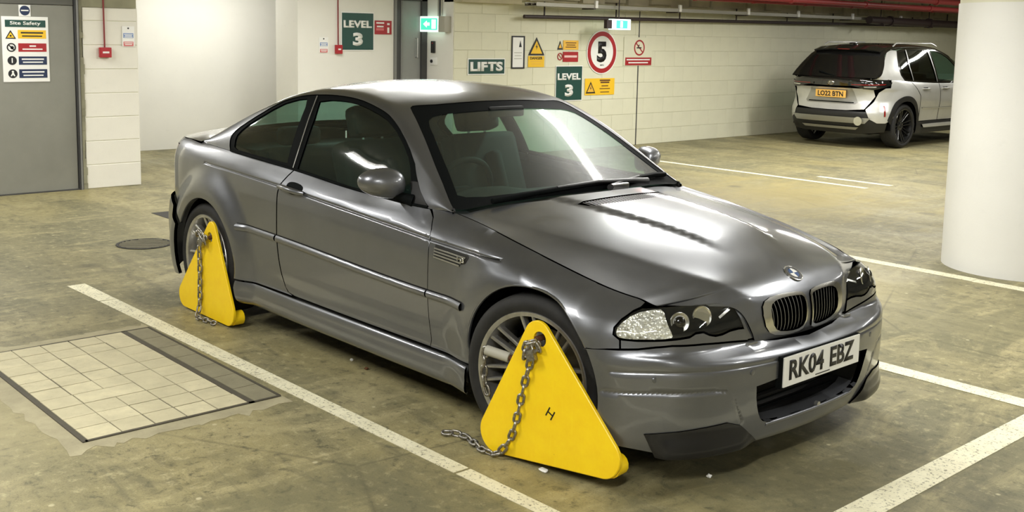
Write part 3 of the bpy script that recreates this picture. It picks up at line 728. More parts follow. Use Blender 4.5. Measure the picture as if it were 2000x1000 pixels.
# ---------------------------------------------------------------- greenhouse
_beltz = pchip([-3.0, -2.57, -1.85, -1.27, -.72, -.6], [.972, .955, .925, .890, .874, .870])
def belt(x):
    z = _beltz(np.asarray(x, float))
    p = BODY(BODY.ux(x), z); return p[..., 1], z
_G = np.array([(-.60,.752,.872),(-.66,.744,.905),(-.85,.712,1.025),(-1.05,.668,1.150),(-1.275,.615,1.258),(-1.5,.590,1.308),(-1.75,.583,1.325),(-2.0,.588,1.316),(-2.25,.608,1.272),(-2.5,.640,1.190),(-2.75,.675,1.088),(-2.97,.700,.995)])[::-1]
_gy = cspline(_G[:, 0], _G[:, 1]); _gz = cspline(_G[:, 0], _G[:, 2])
_zc = cspline([-3.0,-2.93,-2.8,-2.6,-2.45,-2.33,-2.2,-2.03,-1.85,-1.65,-1.45,-1.33,-1.23,-1.1,-.9,-.7,-.55,-.45],
              [1.045,1.062,1.110,1.200,1.265,1.310,1.342,1.365,1.374,1.368,1.347,1.326,1.297,1.238,1.130,1.010,.912,.845])
def mkgreen(belt, _gy, _gz, _zc, bul=.014):
    def _gr(x, v):
        yb, zb = belt(x); yg, zg = _gy(x), _gz(x); zc = _zc(x)
        a = np.clip(v, -.2, 1); w = np.clip(v-1, 0, 1.)
        bl = bul*4*np.clip(a, 0, 1)*(1-np.clip(a, 0, 1))
        ys = yb + (yg-yb)*a + bl; zs = zb + (zg-zb)*a
        yt = yg*(1-w); zt = zg + (zc-zg)*(1-(1-w)**2.1)
        top = v > 1
        return np.stack([x, np.where(top, yt, ys), np.where(top, zt, zs)], -1)
    def green(x, v):
        """v: 0 belt, 1 gutter, 2 centre line, then on to 4 at the belt of the other side"""
        x = np.asarray(x, float); v = np.asarray(v, float)
        sg = np.where(v > 2, -1., 1.); w = np.where(v > 2, 4-v, v)
        win = .085*sstep(0, .12, w)*sstep(2., 1.8, w)
        acc = 0
        for d, c in ((-1, .1), (-.66, .15), (-.33, .17), (0, .16), (.33, .17), (.66, .15), (1, .1)):
            acc = acc + c*_gr(x, w+d*win)
        acc[..., 1] *= sg
        return acc
    return green
green = mkgreen(belt, _gy, _gz, _zc)
# ---------------------------------------------------------------- boot lid
_dc = cspline([-3.72,-3.62,-3.5,-3.3,-3.1,-2.97,-2.9,-2.7],[.90,.975,1.006,1.026,1.041,1.051,1.060,1.09])
_dy = pchip([-3.68,-3.6,-3.5,-3.4,-3.3,-3.2,-3.1,-2.97,-2.85],[.30,.46,.60,.68,.725,.75,.768,.782,.79])
_de = pchip([-3.68,-3.55,-3.3,-3.1,-2.97,-2.85],[.93,.955,.968,.974,.973,.97])
def deck(x, y):
    x = np.asarray(x, float); y = np.asarray(y, float)
    z = _dc(x) - (_dc(x)-_de(x))*(np.abs(y)/_dy(x))**2.2
    return np.stack([x, y, z], -1)

# ================================================================ the grey coupe
CAR = empty('coupe_car', (0, 0, 0), label='dark grey metallic two-door coupe with yellow wheel clamps on two wheels', cat='car')
ux = BODY.ux
def XZ(pts): return [(float(ux(x)), z) for x, z in pts]
def arc(cx, cz, r, a0, a1, n=28): return [(cx+r*math.cos(math.radians(a0+(a1-a0)*i/n)), cz+r*math.sin(math.radians(a0+(a1-a0)*i/n))) for i in range(n+1)]
def par(line, d): return [(a, z+d) for a, z in line]
SW_LINES = [par(SWAGE, d) for d in (-.012, -.007, -.0035, 0, .0035, .007, .012)]
B_LINES = [par(l, d) for l in (BLINE,) for d in (-.008, -.004, 0, .004, .008)]+[[(a+d, z+d) for a, z in BREC] for d in (-.006, -.003, 0, .003, .006)]
B_LINES = B_LINES+[[(-a, z) for a, z in l] for l in B_LINES]
AF = (0., .325, .360); AR = (-2.675, .325, .362)
belt_pts = [(x, float(_beltz(np.array(x)))) for x in np.linspace(-.735, -1.845, 12)]
door_rear = [(-1.893, .851), (-1.903, .80), (-1.903, .70), (-1.903, .586), (-1.893, .46), (-1.878, .37), (-1.863, .32), (-1.835, .296), (-1.773, .287)]
door_front = [(-.652, .287), (-.642, .32), (-.640, .53), (-.640, .70), (-.643, .76), (-.655, .80), (-.69, .845)]
FENDER_U = XZ(door_front+[(-.727, .874), (-.69, .880)])+[(float(EDGE_U(t)), float(EDGE_Z(t))) for t in np.linspace(.983, .447, 40)] \
           + [(.880, .664), (.908, .6535), (.940, .629), (.958, .602), (.957, .578), (.932, .5605), (.929, .530)]+XZ([(.385, .5265), (.34, .519)])+XZ(arc(*AF, 32, 186))
DOOR = door_front+belt_pts+[(-1.868, .895)]+door_rear
QUARTER = [(-1.80, .287), (-1.845, .300), (-1.868, .325), (-1.884, .372), (-1.899, .46), (-1.909, .586), (-1.909, .70), (-1.909, .80), (-1.899, .853), (-1.874, .897), (-1.851, .925)] \
          + [(x, float(_beltz(np.array(x)))) for x in np.linspace(-1.9, -2.97, 10)]+[(-3.12, .975), (-3.26, .968), (-3.262, .93), (-3.255, .70), (-3.275, .655), (-3.13, .60), (-3.03, .545), (-2.985, .50)] \
          + arc(*AR, 151, -6)
FEND_HOLES = []
for side, mir in (('left', False), ('right', True)):
    fe = panel('front_wing', BODY, FENDER_U, M['paint'], CAR, h=.02, gap=.0016, flange=.014, mirror=mir, lines=SW_LINES)
    do = panel('door', BODY, XZ(DOOR), M['paint'], CAR, h=.022, gap=.0025, flange=.014, mirror=mir, lines=SW_LINES)
    qu = panel('rear_quarter', BODY, XZ(QUARTER), M['paint'], CAR, h=.022, gap=.0015, flange=.014, mirror=mir, lines=SW_LINES)
    panel('sill', BODY, XZ([(-.362, .281), (-.6, .2815), (-1.2, .2815), (-1.8, .2815), (-2.305, .282), (-2.315, .24), (-2.30, .155), (-1.2, .150), (-.37, .152), (-.358, .22)]), M['paint'], CAR, h=.018, gap=.002, flange=.01, mirror=mir)
    # rubbing strips
    rz_ = pchip([-2.31, -1.9, -.64, -.38], [.594, .588, .545, .543])
    for nm, x0, x1, pa in (('rub_strip', -.385, -.636, fe), ('rub_strip', -.645, -1.898, do), ('rub_strip', -1.913, -2.30, qu)):
        xs = np.linspace(x0, x1, 14); top = [(x, float(rz_(x))) for x in xs]
        zc_ = lambda u: rz_(BODY.fx(np.abs(u)))-.017
        rub = lambda u, z: BODY(u, z, .005+.011*np.clip(1-((z-zc_(u))/.019)**2, 0, 1))
        panel(nm, rub, XZ(top+[(x, z-.034) for x, z in top[::-1]]), M['paint'], pa, h=.008, flange=.008, mirror=mir)
        panel('strip_shadow_gap', BODY, XZ([(x, z+.0035) for x, z in top]+[(x, z-.034) for x, z in top[::-1]]), M['black'], pa, h=.02, off=.001, flange=.0, mirror=mir)
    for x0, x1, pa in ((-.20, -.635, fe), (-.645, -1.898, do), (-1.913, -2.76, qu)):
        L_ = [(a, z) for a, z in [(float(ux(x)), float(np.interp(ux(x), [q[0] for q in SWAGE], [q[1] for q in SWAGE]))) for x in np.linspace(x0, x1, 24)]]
        panel('swage_shade', BODY, [(a, z+.0034) for a, z in L_]+[(a, z-.0034) for a, z in L_[::-1]], M['inner'], pa, h=.02, off=.0046, flange=0, mirror=mir)  # black strip laid in the crease to draw its shadow
    # side gill behind the front arch
    g_out = [(-.598, .748), (-.385, .737), (-.375, .728), (-.395, .700), (-.43, .690), (-.575, .690), (-.60, .70)]
    gi = panel('side_gill', BODY, XZ(g_out), M['black'], CAR, h=.02, off=.0015, flange=.003, mirror=mir)
    for k in range(4):
        t = (k+.75)/4.2; z0 = .745-.052*t; sl = .012
        xa, xb = -.600, -.392-.012*k
        panel('gill_slat', BODY, XZ([(xa, z0), (xb, z0-sl*.8), (xb-.004, z0-sl*.8-.0065), (xa, z0-.0065)]), M['satin'], gi, h=.012, off=.005, flange=.004, mirror=mir)
    pb_ = BODY(ux(-.42), .712); lettering('M3', (float(pb_[0]), (-1 if mir else 1)*(float(pb_[1])+.0075), .713), (1, 0, -.06) if mir else (-1, 0, .06), (0, 0, 1), M['chrome'], gi, height=.022, width=.045, bold=.03)
    # door handle
    sg = -1 if mir else 1
    ha = panel('handle_cup', BODY, XZ(smooth_loop([(-1.83, .875), (-1.70, .868), (-1.68, .84), (-1.72, .815), (-1.80, .815), (-1.84, .84)], 2)), M['trim'], do, h=.015, off=.0015, flange=.002, mirror=mir)
    yh = float(BODY(ux(-1.78), .84)[1])
    hp = [(-1.885, yh+.006, .846), (-1.86, yh+.026, .846), (-1.77, yh+.032, .842), (-1.68, yh+.024, .836), (-1.655, yh+.006, .833)]
    V = []; 
    mb = MB().tube([(x, sg*y, z) for x, y, z in hp], [.010, .014, .015, .014, .010], 10)
    mb.build('door_handle', M['paint'], do, smooth=60)
    # inner wheel housings
    for (cx, cz, r) in (AF, AR):
        mb = MB(); n = 24
        for i in range(n):
            a0, a1 = PI*1.12*i/n-.06*PI, PI*1.12*(i+1)/n-.06*PI
            q = [(cx+(r+.003)*math.cos(a), sg*y, cz+(r+.003)*math.sin(a)) for a in (a0, a1) for y in (.865, .52)]
            mb.add(q, [(0, 1, 3, 2)])
        ring = [(cx+(r+.003)*math.cos(PI*1.12*i/n-.06*PI), sg*.52, cz+(r+.003)*math.sin(PI*1.12*i/n-.06*PI)) for i in range(n+1)]
        mb.add(ring, [tuple(range(n+1))]); mb.build('wheel_housing', M['inner'], CAR)
    # arch lips
    for (cx, cz, r), a0, a1 in ((AF, 32, 186), (AR, 151, -6)):
        pts = [BODY(float(ux(x)), z) for x, z in arc(cx, cz, r-.001, a0, a1, 36)]
        MB().tube([(p[0], sg*(p[1]-.006), p[2]) for p in pts], .0065, 6).build('arch_lip', M['paint'], CAR, smooth=60)

# front bumper --------------------------------------------------------------
b_top = [(1.0634, .512), (1.02, .520), (.9834, .524), (.93, .526), (.8667, .530), (.80, .540), (.74, .5455), (.6, .540), (.45, .527), (.3467, .516), (.20, .503), (0, .495)]
b_arc = [(float(ux(x)), z) for x, z in arc(*AF, 31, -22, 14)]
b_bot = [(1.03, .192), (.93, .172), (.80, .152), (.54, .146), (.33, .136), (.15, .133), (0, .132)]
half_b = b_arc+b_bot                      # from the arch down and along the bottom to the centre
left_b = [(a, z) for a, z in b_top[::-1]]+[(a, z) for a, z in half_b]
BUMP = left_b+[(-a, z) for a, z in left_b[::-1]][1:-1]
INT_H = [(.386, .392), (.372, .31), (.345, .245), (.315, .220), (.24, .207), (.1, .203)]
INTAKE = [(-a, z) for a, z in INT_H]+INT_H[::-1]
fb = panel('front_bumper', BODY, BUMP, M['paint'], CAR, holes=[smooth_loop(INTAKE[::-1], 1)], h=.018, gap=.002, flange=.022, lines=B_LINES)
# intake duct
lp = dens(INTAKE, .03)
top3 = BODY(lp[:, 0], lp[:, 1]); bot3 = top3-np.array([.16, 0, 0]); bot3[:, 1] *= .93
n = len(lp); MB().add(np.vstack([top3-[.02, 0, 0], bot3]), [(i, (i+1) % n, n+(i+1) % n, n+i) for i in range(n)]+[tuple(range(n, 2*n))]).build('intake_duct', M['black'], fb)
for k in range(5):
    z = .225+k*.03; MB().box((.60, -.30, z), (.606, .30, z+.004)).build('intake_bar', M['trim'], fb)
la = np.linspace(-.335, .335, 31); lz = np.interp(np.abs(la), [0, .1, .24, .315, .335], [.203, .203, .207, .220, .236])
L0 = BODY(la, lz); L1 = L0+np.array([-.02, 0, .002]); L2 = L0+np.array([-.075, 0, .010]); L2[:, 1] *= .96; nl = len(la)
MB().add(np.vstack([L0, L1, L2]), [(r*nl+i, r*nl+i+1, (r+1)*nl+i+1, (r+1)*nl+i) for r in range(2) for i in range(nl-1)]).build('intake_ledge', M['paint'], fb, smooth=60)
lip = [BODY(np.array(a), np.array(.2015)) for a in np.linspace(-.30, .30, 25)]
MB().tube([(p[0]-.004, p[1], p[2]+.003) for p in lip], .008, 8).build('intake_lip', M['paint'], fb, smooth=60)
MB().tube([(.694, .035, .214), (.709, .035, .214)], .011, 12).build('tow_eye_cap', M['satin'], fb, smooth=40)
for s in (-1, 1):
    # corner splitters
    sp = [(.832, .226), (.75, .236), (.62, .246), (.508, .252), (.44, .230), (.40, .195), (.327, .142), (.45, .138), (.55, .138), (.70, .138), (.79, .142), (.81, .18)]
    fl = lambda u, z: BODY(u, z, .003+.030*sstep(.24, .13, z)*sstep(.33, .45, np.abs(u))*sstep(.84, .74, np.abs(u)))
    panel('corner_splitter', fl, [(s*a, z) for a, z in sp], M['carbon'], fb, h=.015, flange=.018, off=.002)
    # parking sensors and lamp washers
    for a, z in ((.4085, .430), (.80, .43)):
        p = BODY(np.array(s*a), np.array(z)); MB().lathe([(-.004, .0), (-.004, .011), (.002, .011), (.003, .008), (.003, 0)], 14, 'x', tuple(p)).build('parking_sensor', M['paint'], fb, smooth=40)
    p = BODY(np.array(s*.335), np.array(.507)); MB().box((p[0]-.02, p[1]-.028, p[2]-.004), (p[0]+.012, p[1]+.028, p[2]+.006), .004).build('washer_cover', M['satin'], fb, smooth=40)
    # headlights
    lens = [(.955, .577), (.957, .601), (.939, .628), (.907, .652), (.872, .665), (.78, .6735), (.69, .6765), (.60, .6765), (.50, .6725), (.4233, .664), (.398, .640), (.383, .61), (.363, .569),
            (.405, .572), (.4525, .571), (.50, .564), (.5366, .564), (.57, .572), (.60, .5855), (.638, .5855), (.665, .574), (.7462, .569), (.8676, .562), (.9234, .563)]
    hd = panel('headlight', BODY, [(s*a, z) for a, z in lens], M['clear'], CAR, h=.018, gap=.004, flange=.03)
    panel('lamp_housing', BODY, [(s*a, z) for a, z in lens], M['trim'], hd, h=.02, gap=.001, flange=.04, off=-.012, holes=[])
    panel('indicator', BODY, [(s*a, z) for a, z in smooth_loop([(.948, .578), (.945, .612), (.90, .648), (.83, .664), (.775, .667), (.762, .63), (.735, .585), (.74, .572), (.86, .565), (.93, .566)], 1)], M['indicator'], hd, h=.014, flange=.004, off=-.006)
    for a, z, r, mt in ((.700, .625, .036, 'chrome'), (.588, .634, .040, 'chrome')):
        c0 = BODY(np.array(s*a), np.array(z)); c1 = BODY(np.array(s*a), np.array(z), -.03)
        nrm = Vector(c0-c1).normalized(); nrm = Vector((nrm.x, nrm.y, .22)).normalized()
        me_ = MB().lathe([(-.0065, r), (-.003, r*.95), (-.0055, r*.74), (-.0085, r*.6), (-.003, r*.45), (.0, 0)] if a > .65 else [(-.006, r), (-.003, r*.94), (-.010, r*.6), (-.011, 0)], 28, 'z').mesh('x', 50)
        m4 = nrm.to_track_quat('Z', 'Y').to_matrix().to_4x4(); m4.translation = Vector(c0)-nrm*.003
        bake(me_, m4); link('projector_lamp' if a > .65 else 'high_beam_reflector', me_, M['chrome'] if a < .65 else M['silver'], hd)
        if a > .65:
            me2 = MB().lathe([(-.004, .0215), (.002, .018), (.006, .010), (.0072, 0)], 24, 'z').mesh('x', 60); bake(me2, m4); link('projector_lens', me2, M['gloss'], hd)
    panel('reflector_bar', BODY, [(s*a, z) for a, z in [(.50, .628), (.425, .650), (.42, .643), (.495, .620)]], M['chrome'], hd, h=.01, flange=.002, off=-.008)
    panel('lamp_surround', BODY, [(s*a, z) for a, z in [(.366, .567), (.384, .608), (.400, .642), (.425, .666), (.40, .678), (.355, .665), (.335, .62), (.318, .56), (.312, .523), (.346, .523)]], M['paint'], CAR, h=.012, flange=.02, off=-.006)
    trimp = [(.928, .5605), (.8676, .5585), (.7462, .5655), (.665, .5705), (.638, .582), (.60, .582), (.57, .5685), (.5366, .5605), (.50, .5605), (.4525, .5675), (.405, .5685), (.365, .5655), (.349, .521), (.45, .5315), (.6, .5445), (.74, .550), (.80, .5445), (.8667, .5345), (.925, .531)]
    panel('lamp_trim', BODY, [(s*a, z) for a, z in trimp], M['paint'], CAR, h=.012, gap=.001, flange=.012)

# number plate ----------------------------------------------------------------
PX, PZ = .738, .407
np_ = MB().box((PX-.006, -.2625, PZ-.0575), (PX, .2625, PZ+.0575), .002).build('front_number_plate', M['white'], CAR, label='white front number plate reading RK04 EBZ')
MB().box((PX-.03, -.272, PZ-.062), (PX-.005, .272, PZ+.060), .004).build('plate_plinth', M['trim'], fb)
lettering('RK04', (PX+.0004, -.112, PZ+.004), (0, 1, 0), (0, 0, 1), M['ink'], np_, height=.079, width=.232, bold=.03)
lettering('EBZ', (PX+.0004, .134, PZ+.004), (0, 1, 0), (0, 0, 1), M['ink'], np_, height=.079, width=.172, bold=.03)
MB().box((PX+.0002, -.05, PZ-.0495), (PX+.0008, .05, PZ-.0455)).build('dealer_strip', M['ink'], np_)

# bonnet ------------------------------------------------------------------------
bh = [(0, .955), (.18, .956), (.36, .962), (.535, .975), (.727, .988), (.90, .994), (1.2, .994), (1.55, .988), (1.80, .985), (1.985, .982)]
bs = [(1.985, t) for t in np.linspace(.96, .47, 22)]+[(1.975, .445), (1.955, .392), (1.84, .358), (1.71, .335), (1.52, .302), (1.36, .276), (1.315, .252), (1.285, .224), (1.245, .179), (1.165, .099), (1.05, .004), (.5, .004), (0, .004)]
BON = bh+bs+[(-a, t) for a, t in bs[::-1]][1:]+[(-a, t) for a, t in bh[::-1]][:-1]
kid = [(.052, .16), (.046, .22), (.055, .275), (.095, .303), (.20, .314), (.36, .317), (.52, .312), (.68, .298), (.81, .270), (.89, .230), (.925, .175), (.90, .11), (.82, .066), (.70, .040), (.52, .027), (.34, .022), (.19, .026), (.10, .045), (.065, .09)]
kin = [(.078, .16), (.076, .215), (.088, .258), (.125, .279), (.22, .286), (.36, .287), (.50, .282), (.62, .269), (.715, .244), (.765, .210), (.782, .165), (.760, .115), (.70, .082), (.60, .062), (.46, .052), (.32, .048), (.20, .052), (.125, .068), (.092, .10)]
vent = [(.44, .9125), (.30, .9135), (.0, .9140), (-.30, .9135), (-.44, .9125), (-.425, .893), (-.40, .884), (-.2, .880), (0, .879), (.2, .880), (.40, .884), (.425, .893)]
BM_ = (.33, 1.32)
yb_line = [[(s*(.60-.0), 0)] for s in (1,)]
bn = panel('bonnet', bonnet, BON, M['paint'], CAR, holes=[kid, [(-a, t) for a, t in kid], vent], metric=BM_, h=.017, gap=.0012, flange=.012, span=(-2.4, .3), ref=(0, 0, .3))
for s in (-1, 1):
    kd = panel('kidney_grille', bonnet, [(s*a, t) for a, t in kid], M['chrome'], CAR, holes=[[(s*a, t) for a, t in kin]], metric=BM_, h=.010, flange=.02, off=.006, span=(-2.4, .3), ref=(0, 0, .3), label='chrome kidney grille surround')
    panel('grille_backing', bonnet, [(s*a, t) for a, t in kin], M['inner'], kd, metric=BM_, h=.03, flange=0, off=-.035, span=(-2.4, .3), ref=(0, 0, .3))
    for k in range(9):
        a = .10+.655*(k+.5)/9
        ts = [t for t in np.linspace(.05, .285, 40) if inside(np.array([(a, t)]), np.array(kin))[0]]
        if len(ts) < 3: continue
        t0, t1 = min(ts)-.006, max(ts)+.006
        panel('grille_slat', bonnet, [(s*(a-.0135), t0), (s*(a+.0135), t0), (s*(a+.0135), t1), (s*(a-.0135), t1)], M['trim'], kd, metric=BM_, h=.012, flange=.018, off=-.004, span=(-2.4, .3), ref=(0, 0, .3))
        panel('slat_edge', bonnet, [(s*(a-.004), t0), (s*(a+.004), t0), (s*(a+.004), t1), (s*(a-.004), t1)], M['satin'], kd, metric=BM_, h=.02, flange=0, off=-.0032, span=(-2.4, .3), ref=(0, 0, .3))
vg = panel('bonnet_vent', bonnet, vent, M['inner'], CAR, metric=BM_, h=.02, flange=0, off=-.014, span=(-2.4, .3), ref=(0, 0, .3))
for k in range(34):
    a = -.42+.84*(k+.5)/34
    panel('vent_fin', bonnet, [(a-.0055, .8825), (a+.0055, .8825), (a+.0055, .911), (a-.0055, .911)], M['paint'] , vg, metric=BM_, h=.03, flange=.010, off=-.003, span=(-2.4, .3), ref=(0, 0, .3))
# round badge
p0 = bonnet(np.array(0.), np.array(.4435)); pa, pb2 = bonnet(np.array(0.), np.array(.40)), bonnet(np.array(0.), np.array(.48))
bx_ = Vector((0, 1, 0)); by_ = (Vector(pb2)-Vector(pa)).normalized(); m4 = basis(None, Vector(p0), bx_, by_)
bd = link('badge', bake(MB().lathe([(0, .041), (.004, .041), (.005, .038), (.0042, .037), (.0042, 0)], 36, 'z').mesh('x', 40), m4), M['chrome'], CAR)
link('badge_ring', bake(MB().lathe([(.0042, .026), (.0050, .026), (.0050, .0365), (.0042, .0365)], 36, 'z').mesh('x', 40), m4), M['ink'], bd)
for q in range(4):
    V = [(0, 0, .0048)]+[(.0245*math.cos(PI/2*q+PI/2*i/8), .0245*math.sin(PI/2*q+PI/2*i/8), .0048) for i in range(9)]
    link('badge_quarter', bake(mesh('q', V, [(0, i, i+1) for i in range(1, 9)]), m4), M['white'] if q % 2 == 0 else M['blue'], bd)

# greenhouse ---------------------------------------------------------------------
GM = (1., .45)
WS_E = [(-.640, .968), (-.70, 1.005), (-.759, 1.032), (-.85, 1.058), (-.932, 1.081), (-1.03, 1.106), (-1.134, 1.132), (-1.215, 1.152), (-1.262, 1.172), (-1.275, 1.205), (-1.270, 1.26), (-1.2465, 1.402), (-1.236, 1.55), (-1.2285, 1.75), (-1.2256, 2.0)]
DLO = [(-.752, 0), (-.746, .11), (-.79, .36), (-.86, .62), (-.935, .83), (-1.005, .90), (-1.07, .93), (-1.146, .947), (-1.27, .952), (-1.397, .948), (-1.53, .953), (-1.663, .955), (-1.80, .953), (-1.935, .948), (-2.01, .952), (-2.089, .954), (-2.18, .951), (-2.268, .940), (-2.375, .89), (-2.479, .812), (-2.54, .745), (-2.595, .66), (-2.628, .56), (-2.640, .44), (-2.627, .28), (-2.60, .12), (-2.575, .02), (-2.56, 0)]
foot = [(-.612, .95), (-.606, .80), (-.615, .4), (-.66, .05), (-.70, .0), (-.735, 0)]
halfg = WS_E[::-1]+foot+DLO+[(-2.75, 0), (-2.97, 0), (-2.97, .5), (-2.97, 1.0), (-2.97, 1.5), (-2.97, 2.0)]
mir = lambda L: [(x, 4-v) for x, v in L]
SHELL = halfg+mir(halfg[1:-1][::-1])
RW_H = [(-2.905, 2.0), (-2.90, 1.6), (-2.885, 1.3), (-2.85, 1.16), (-2.80, 1.13), (-2.65, 1.125), (-2.50, 1.135), (-2.40, 1.165), (-2.355, 1.24), (-2.335, 1.5), (-2.325, 2.0)]
RWIN = RW_H+mir(RW_H[1:-1][::-1])
GK = dict(metric=GM, span=(-2.2, -1.0), ref=(-1.5, 0, .8))
rs = panel('roof_shell', green, SHELL, M['paint'], CAR, holes=[RWIN], h=.018, flange=.012, **GK)
panel('headlining', green, SHELL, M['headlining'], rs, holes=[RWIN], h=.04, flange=0, off=-.022, **GK)
WSL = [(x+.012, v-.012) for x, v in WS_E[:9]]+[(-1.285, 1.19), (-1.283, 1.26), (-1.258, 1.40), (-1.247, 1.55), (-1.240, 1.75), (-1.237, 2.0)]
ws_b = [(-.545, 2.0), (-.548, 1.7), (-.556, 1.45), (-.575, 1.25), (-.605, 1.05)]
halfw = ws_b+WSL
panel('windscreen', green, halfw+mir(halfw[1:-1][::-1]), M['screen'], CAR, h=.03, flange=.004, off=-.006, **GK)
# black ceramic border of the screen
WSI = [(-.685, 1.085), (-.74, 1.105), (-.82, 1.13), (-.93, 1.158), (-1.02, 1.185), (-1.09, 1.205), (-1.135, 1.235), (-1.155, 1.29), (-1.158, 1.36), (-1.150, 1.5), (-1.143, 1.75), (-1.140, 2.0)]
hin = [(-.590, 2.0), (-.594, 1.7), (-.606, 1.45), (-.63, 1.25), (-.66, 1.13)]+WSI
panel('screen_border', green, halfw+mir(halfw[1:-1][::-1]), M['trim'], CAR, holes=[hin+mir(hin[1:-1][::-1])], h=.02, flange=0, off=-.003, **GK)
panel('rear_window', green, [(x*1.0, v) for x, v in RWIN], M['glass'], CAR, h=.03, flange=.004, off=-.006, **GK)
DG = [(-1.825, .03), (-1.838, .28), (-1.872, .66), (-1.905, .855), (-1.80, .885), (-1.663, .895), (-1.53, .893), (-1.397, .885), (-1.27, .885), (-1.16, .875), (-1.07, .845), (-1.00, .79), (-.955, .70), (-.91, .52), (-.872, .25), (-.862, .05), (-1.1, .03), (-1.5, .03)]
QG = [(-2.04, .895), (-2.012, .78), (-1.985, .5), (-1.942, .06), (-2.25, .055), (-2.50, .07), (-2.545, .12), (-2.572, .30), (-2.578, .43), (-2.560, .55), (-2.52, .65), (-2.44, .755), (-2.34, .835), (-2.24, .885), (-2.12, .90)]
for side, mi in (('left', False), ('right', True)):
    wt = panel('window_trim', green, DLO, M['trim'], CAR, holes=[DG, QG], h=.02, gap=.002, flange=.01, off=-.004, mirror=mi, **GK)
    panel('door_window', green, DG, M['glass'], wt, h=.03, flange=.003, off=-.010, mirror=mi, **GK)
    panel('quarter_window', green, QG, M['glass'], wt, h=.03, flange=.003, off=-.010, mirror=mi, **GK)
    # chrome-black waist rail
    sg = -1 if mi else 1
    pts = []
    for x in np.linspace(-.75, -2.56, 30):
        y, z = belt(np.array(x)); pts.append((x, sg*(float(y)+.001), float(z)+.004))
    MB().tube(pts, .007, 6).build('waist_seal', M['trim'], wt, smooth=60)
    # door pillar gap line
    q = [green(np.array(x), np.array(v)) for x, v in [(-1.862, .0), (-1.875, .25), (-1.91, .6), (-1.952, .93)]]
    MB().tube([(p[0], sg*(p[1]+.001), p[2]) for p in q], .003, 5).build('pillar_line', M['satin'], wt)
    # door mirror
    mr = empty('door_mirror', (0, 0, 0)); mr.parent = CAR
    mc_ = np.array([-.972, sg*.885, .968])
    V = []; F = []; nu, nv = 28, 16
    for i in range(nv+1):
        ph = -PI/2+PI*i/nv
        for j in range(nu):
            th = 2*PI*j/nu
            c, s_ = math.cos(ph), math.sin(ph)
            px = math.copysign(abs(math.cos(th)*c)**.85, math.cos(th)*c); py = math.copysign(abs(math.sin(th)*c)**.8, math.sin(th)*c); pz = math.copysign(abs(s_)**.9, s_)
            # flat at the back, bulging to the front
            X = .085*px if px > 0 else .045*px
            taper = 1-.22*py*sg*sg if False else 1-.20*py
            V.append((mc_[0]+X+.03*(-py)*.8, mc_[1]+sg*.100*py, mc_[2]+.066*pz*taper+.008*py))
    for i in range(nv):
        for j in range(nu): F.append((i*nu+j, i*nu+(j+1) % nu, (i+1)*nu+(j+1) % nu, (i+1)*nu+j))
    mb = MB().add(V, F); mb.build('mirror_shell', M['paint'], mr, smooth=60)
    MB().tube([(-.94, sg*.85, .925), (-.89, sg*.815, .905), (-.85, sg*.79, .893)], [.018, .022, .030], 8).build('mirror_arm', M['trim'], mr, smooth=60)
    g0 = [(x, v) for x, v in [(-.752, .02), (-.75, .11), (-.79, .36), (-.862, .62), (-.905, .52), (-.866, .25), (-.858, .02)]]
    panel('mirror_triangle', green, g0, M['black'], mr, h=.03, flange=.004, off=.002, mirror=mi, **GK)

# cowl and wipers ------------------------------------------------------------------
cw = []
for s in np.linspace(-1.98, 1.98, 41):
    t = np.interp(abs(s), [a for a, _ in bh], [b for _, b in bh]); p = bonnet(np.array(s), np.array(t-.004)); cw.append(p)
V = [(p[0]+.01, p[1], p[2]-.016) for p in cw]; V2 = []
for p in cw:
    y = abs(p[1]); xg = np.interp(y, [0, .2, .45, .65, .75], [-.575, -.58, -.60, -.65, -.70]); V2.append((xg, p[1], float(np.interp(y, [0, .45, .65, .75], [.905, .893, .880, .865]))))
n = len(cw); MB().add(V+V2, [(i, i+1, n+i+1, n+i) for i in range(n-1)]).build('cowl', M['black'], CAR, smooth=60)
def wiper(name, pts_arm, pts_blade):
    w_ = empty(name); w_.parent = CAR
    MB().tube(pts_arm, [.016, .013, .010, .008][:len(pts_arm)], 8).build('wiper_arm', M['black'], w_, smooth=60)
    MB().tube(pts_blade, .013, 6).build('wiper_blade', M['trim'], w_, smooth=60)
def ons(x, v, d): 
    p = green(np.array(x), np.array(v)); return (p[0]+.45*d, p[1]*-1, p[2]+.85*d)
wiper('wiper', [(-.530, .40, .930), ons(-.560, 2.42, .030), ons(-.570, 2.1, .026), ons(-.572, 1.75, .018)], [ons(-.580, 2.309, .012), ons(-.575, 2.04, .012), ons(-.570, 1.81, .012), ons(-.569, 1.594, .012), ons(-.570, 1.389, .012), ons(-.579, 1.24, .012)])
wiper('wiper', [(-.500, .10, .925), ons(-.537, 2.177, .024), ons(-.562, 2.332, .024), ons(-.602, 2.54, .020)], [ons(-.545, 2.20, .012), ons(-.565, 2.34, .012), ons(-.602, 2.54, .012), ons(-.635, 2.748, .012), ons(-.656, 2.90, .012)])
MB().box((-.535, .13, .905), (-.515, .25, .935), .006).build('wiper_linkage', M['silver'], CAR)

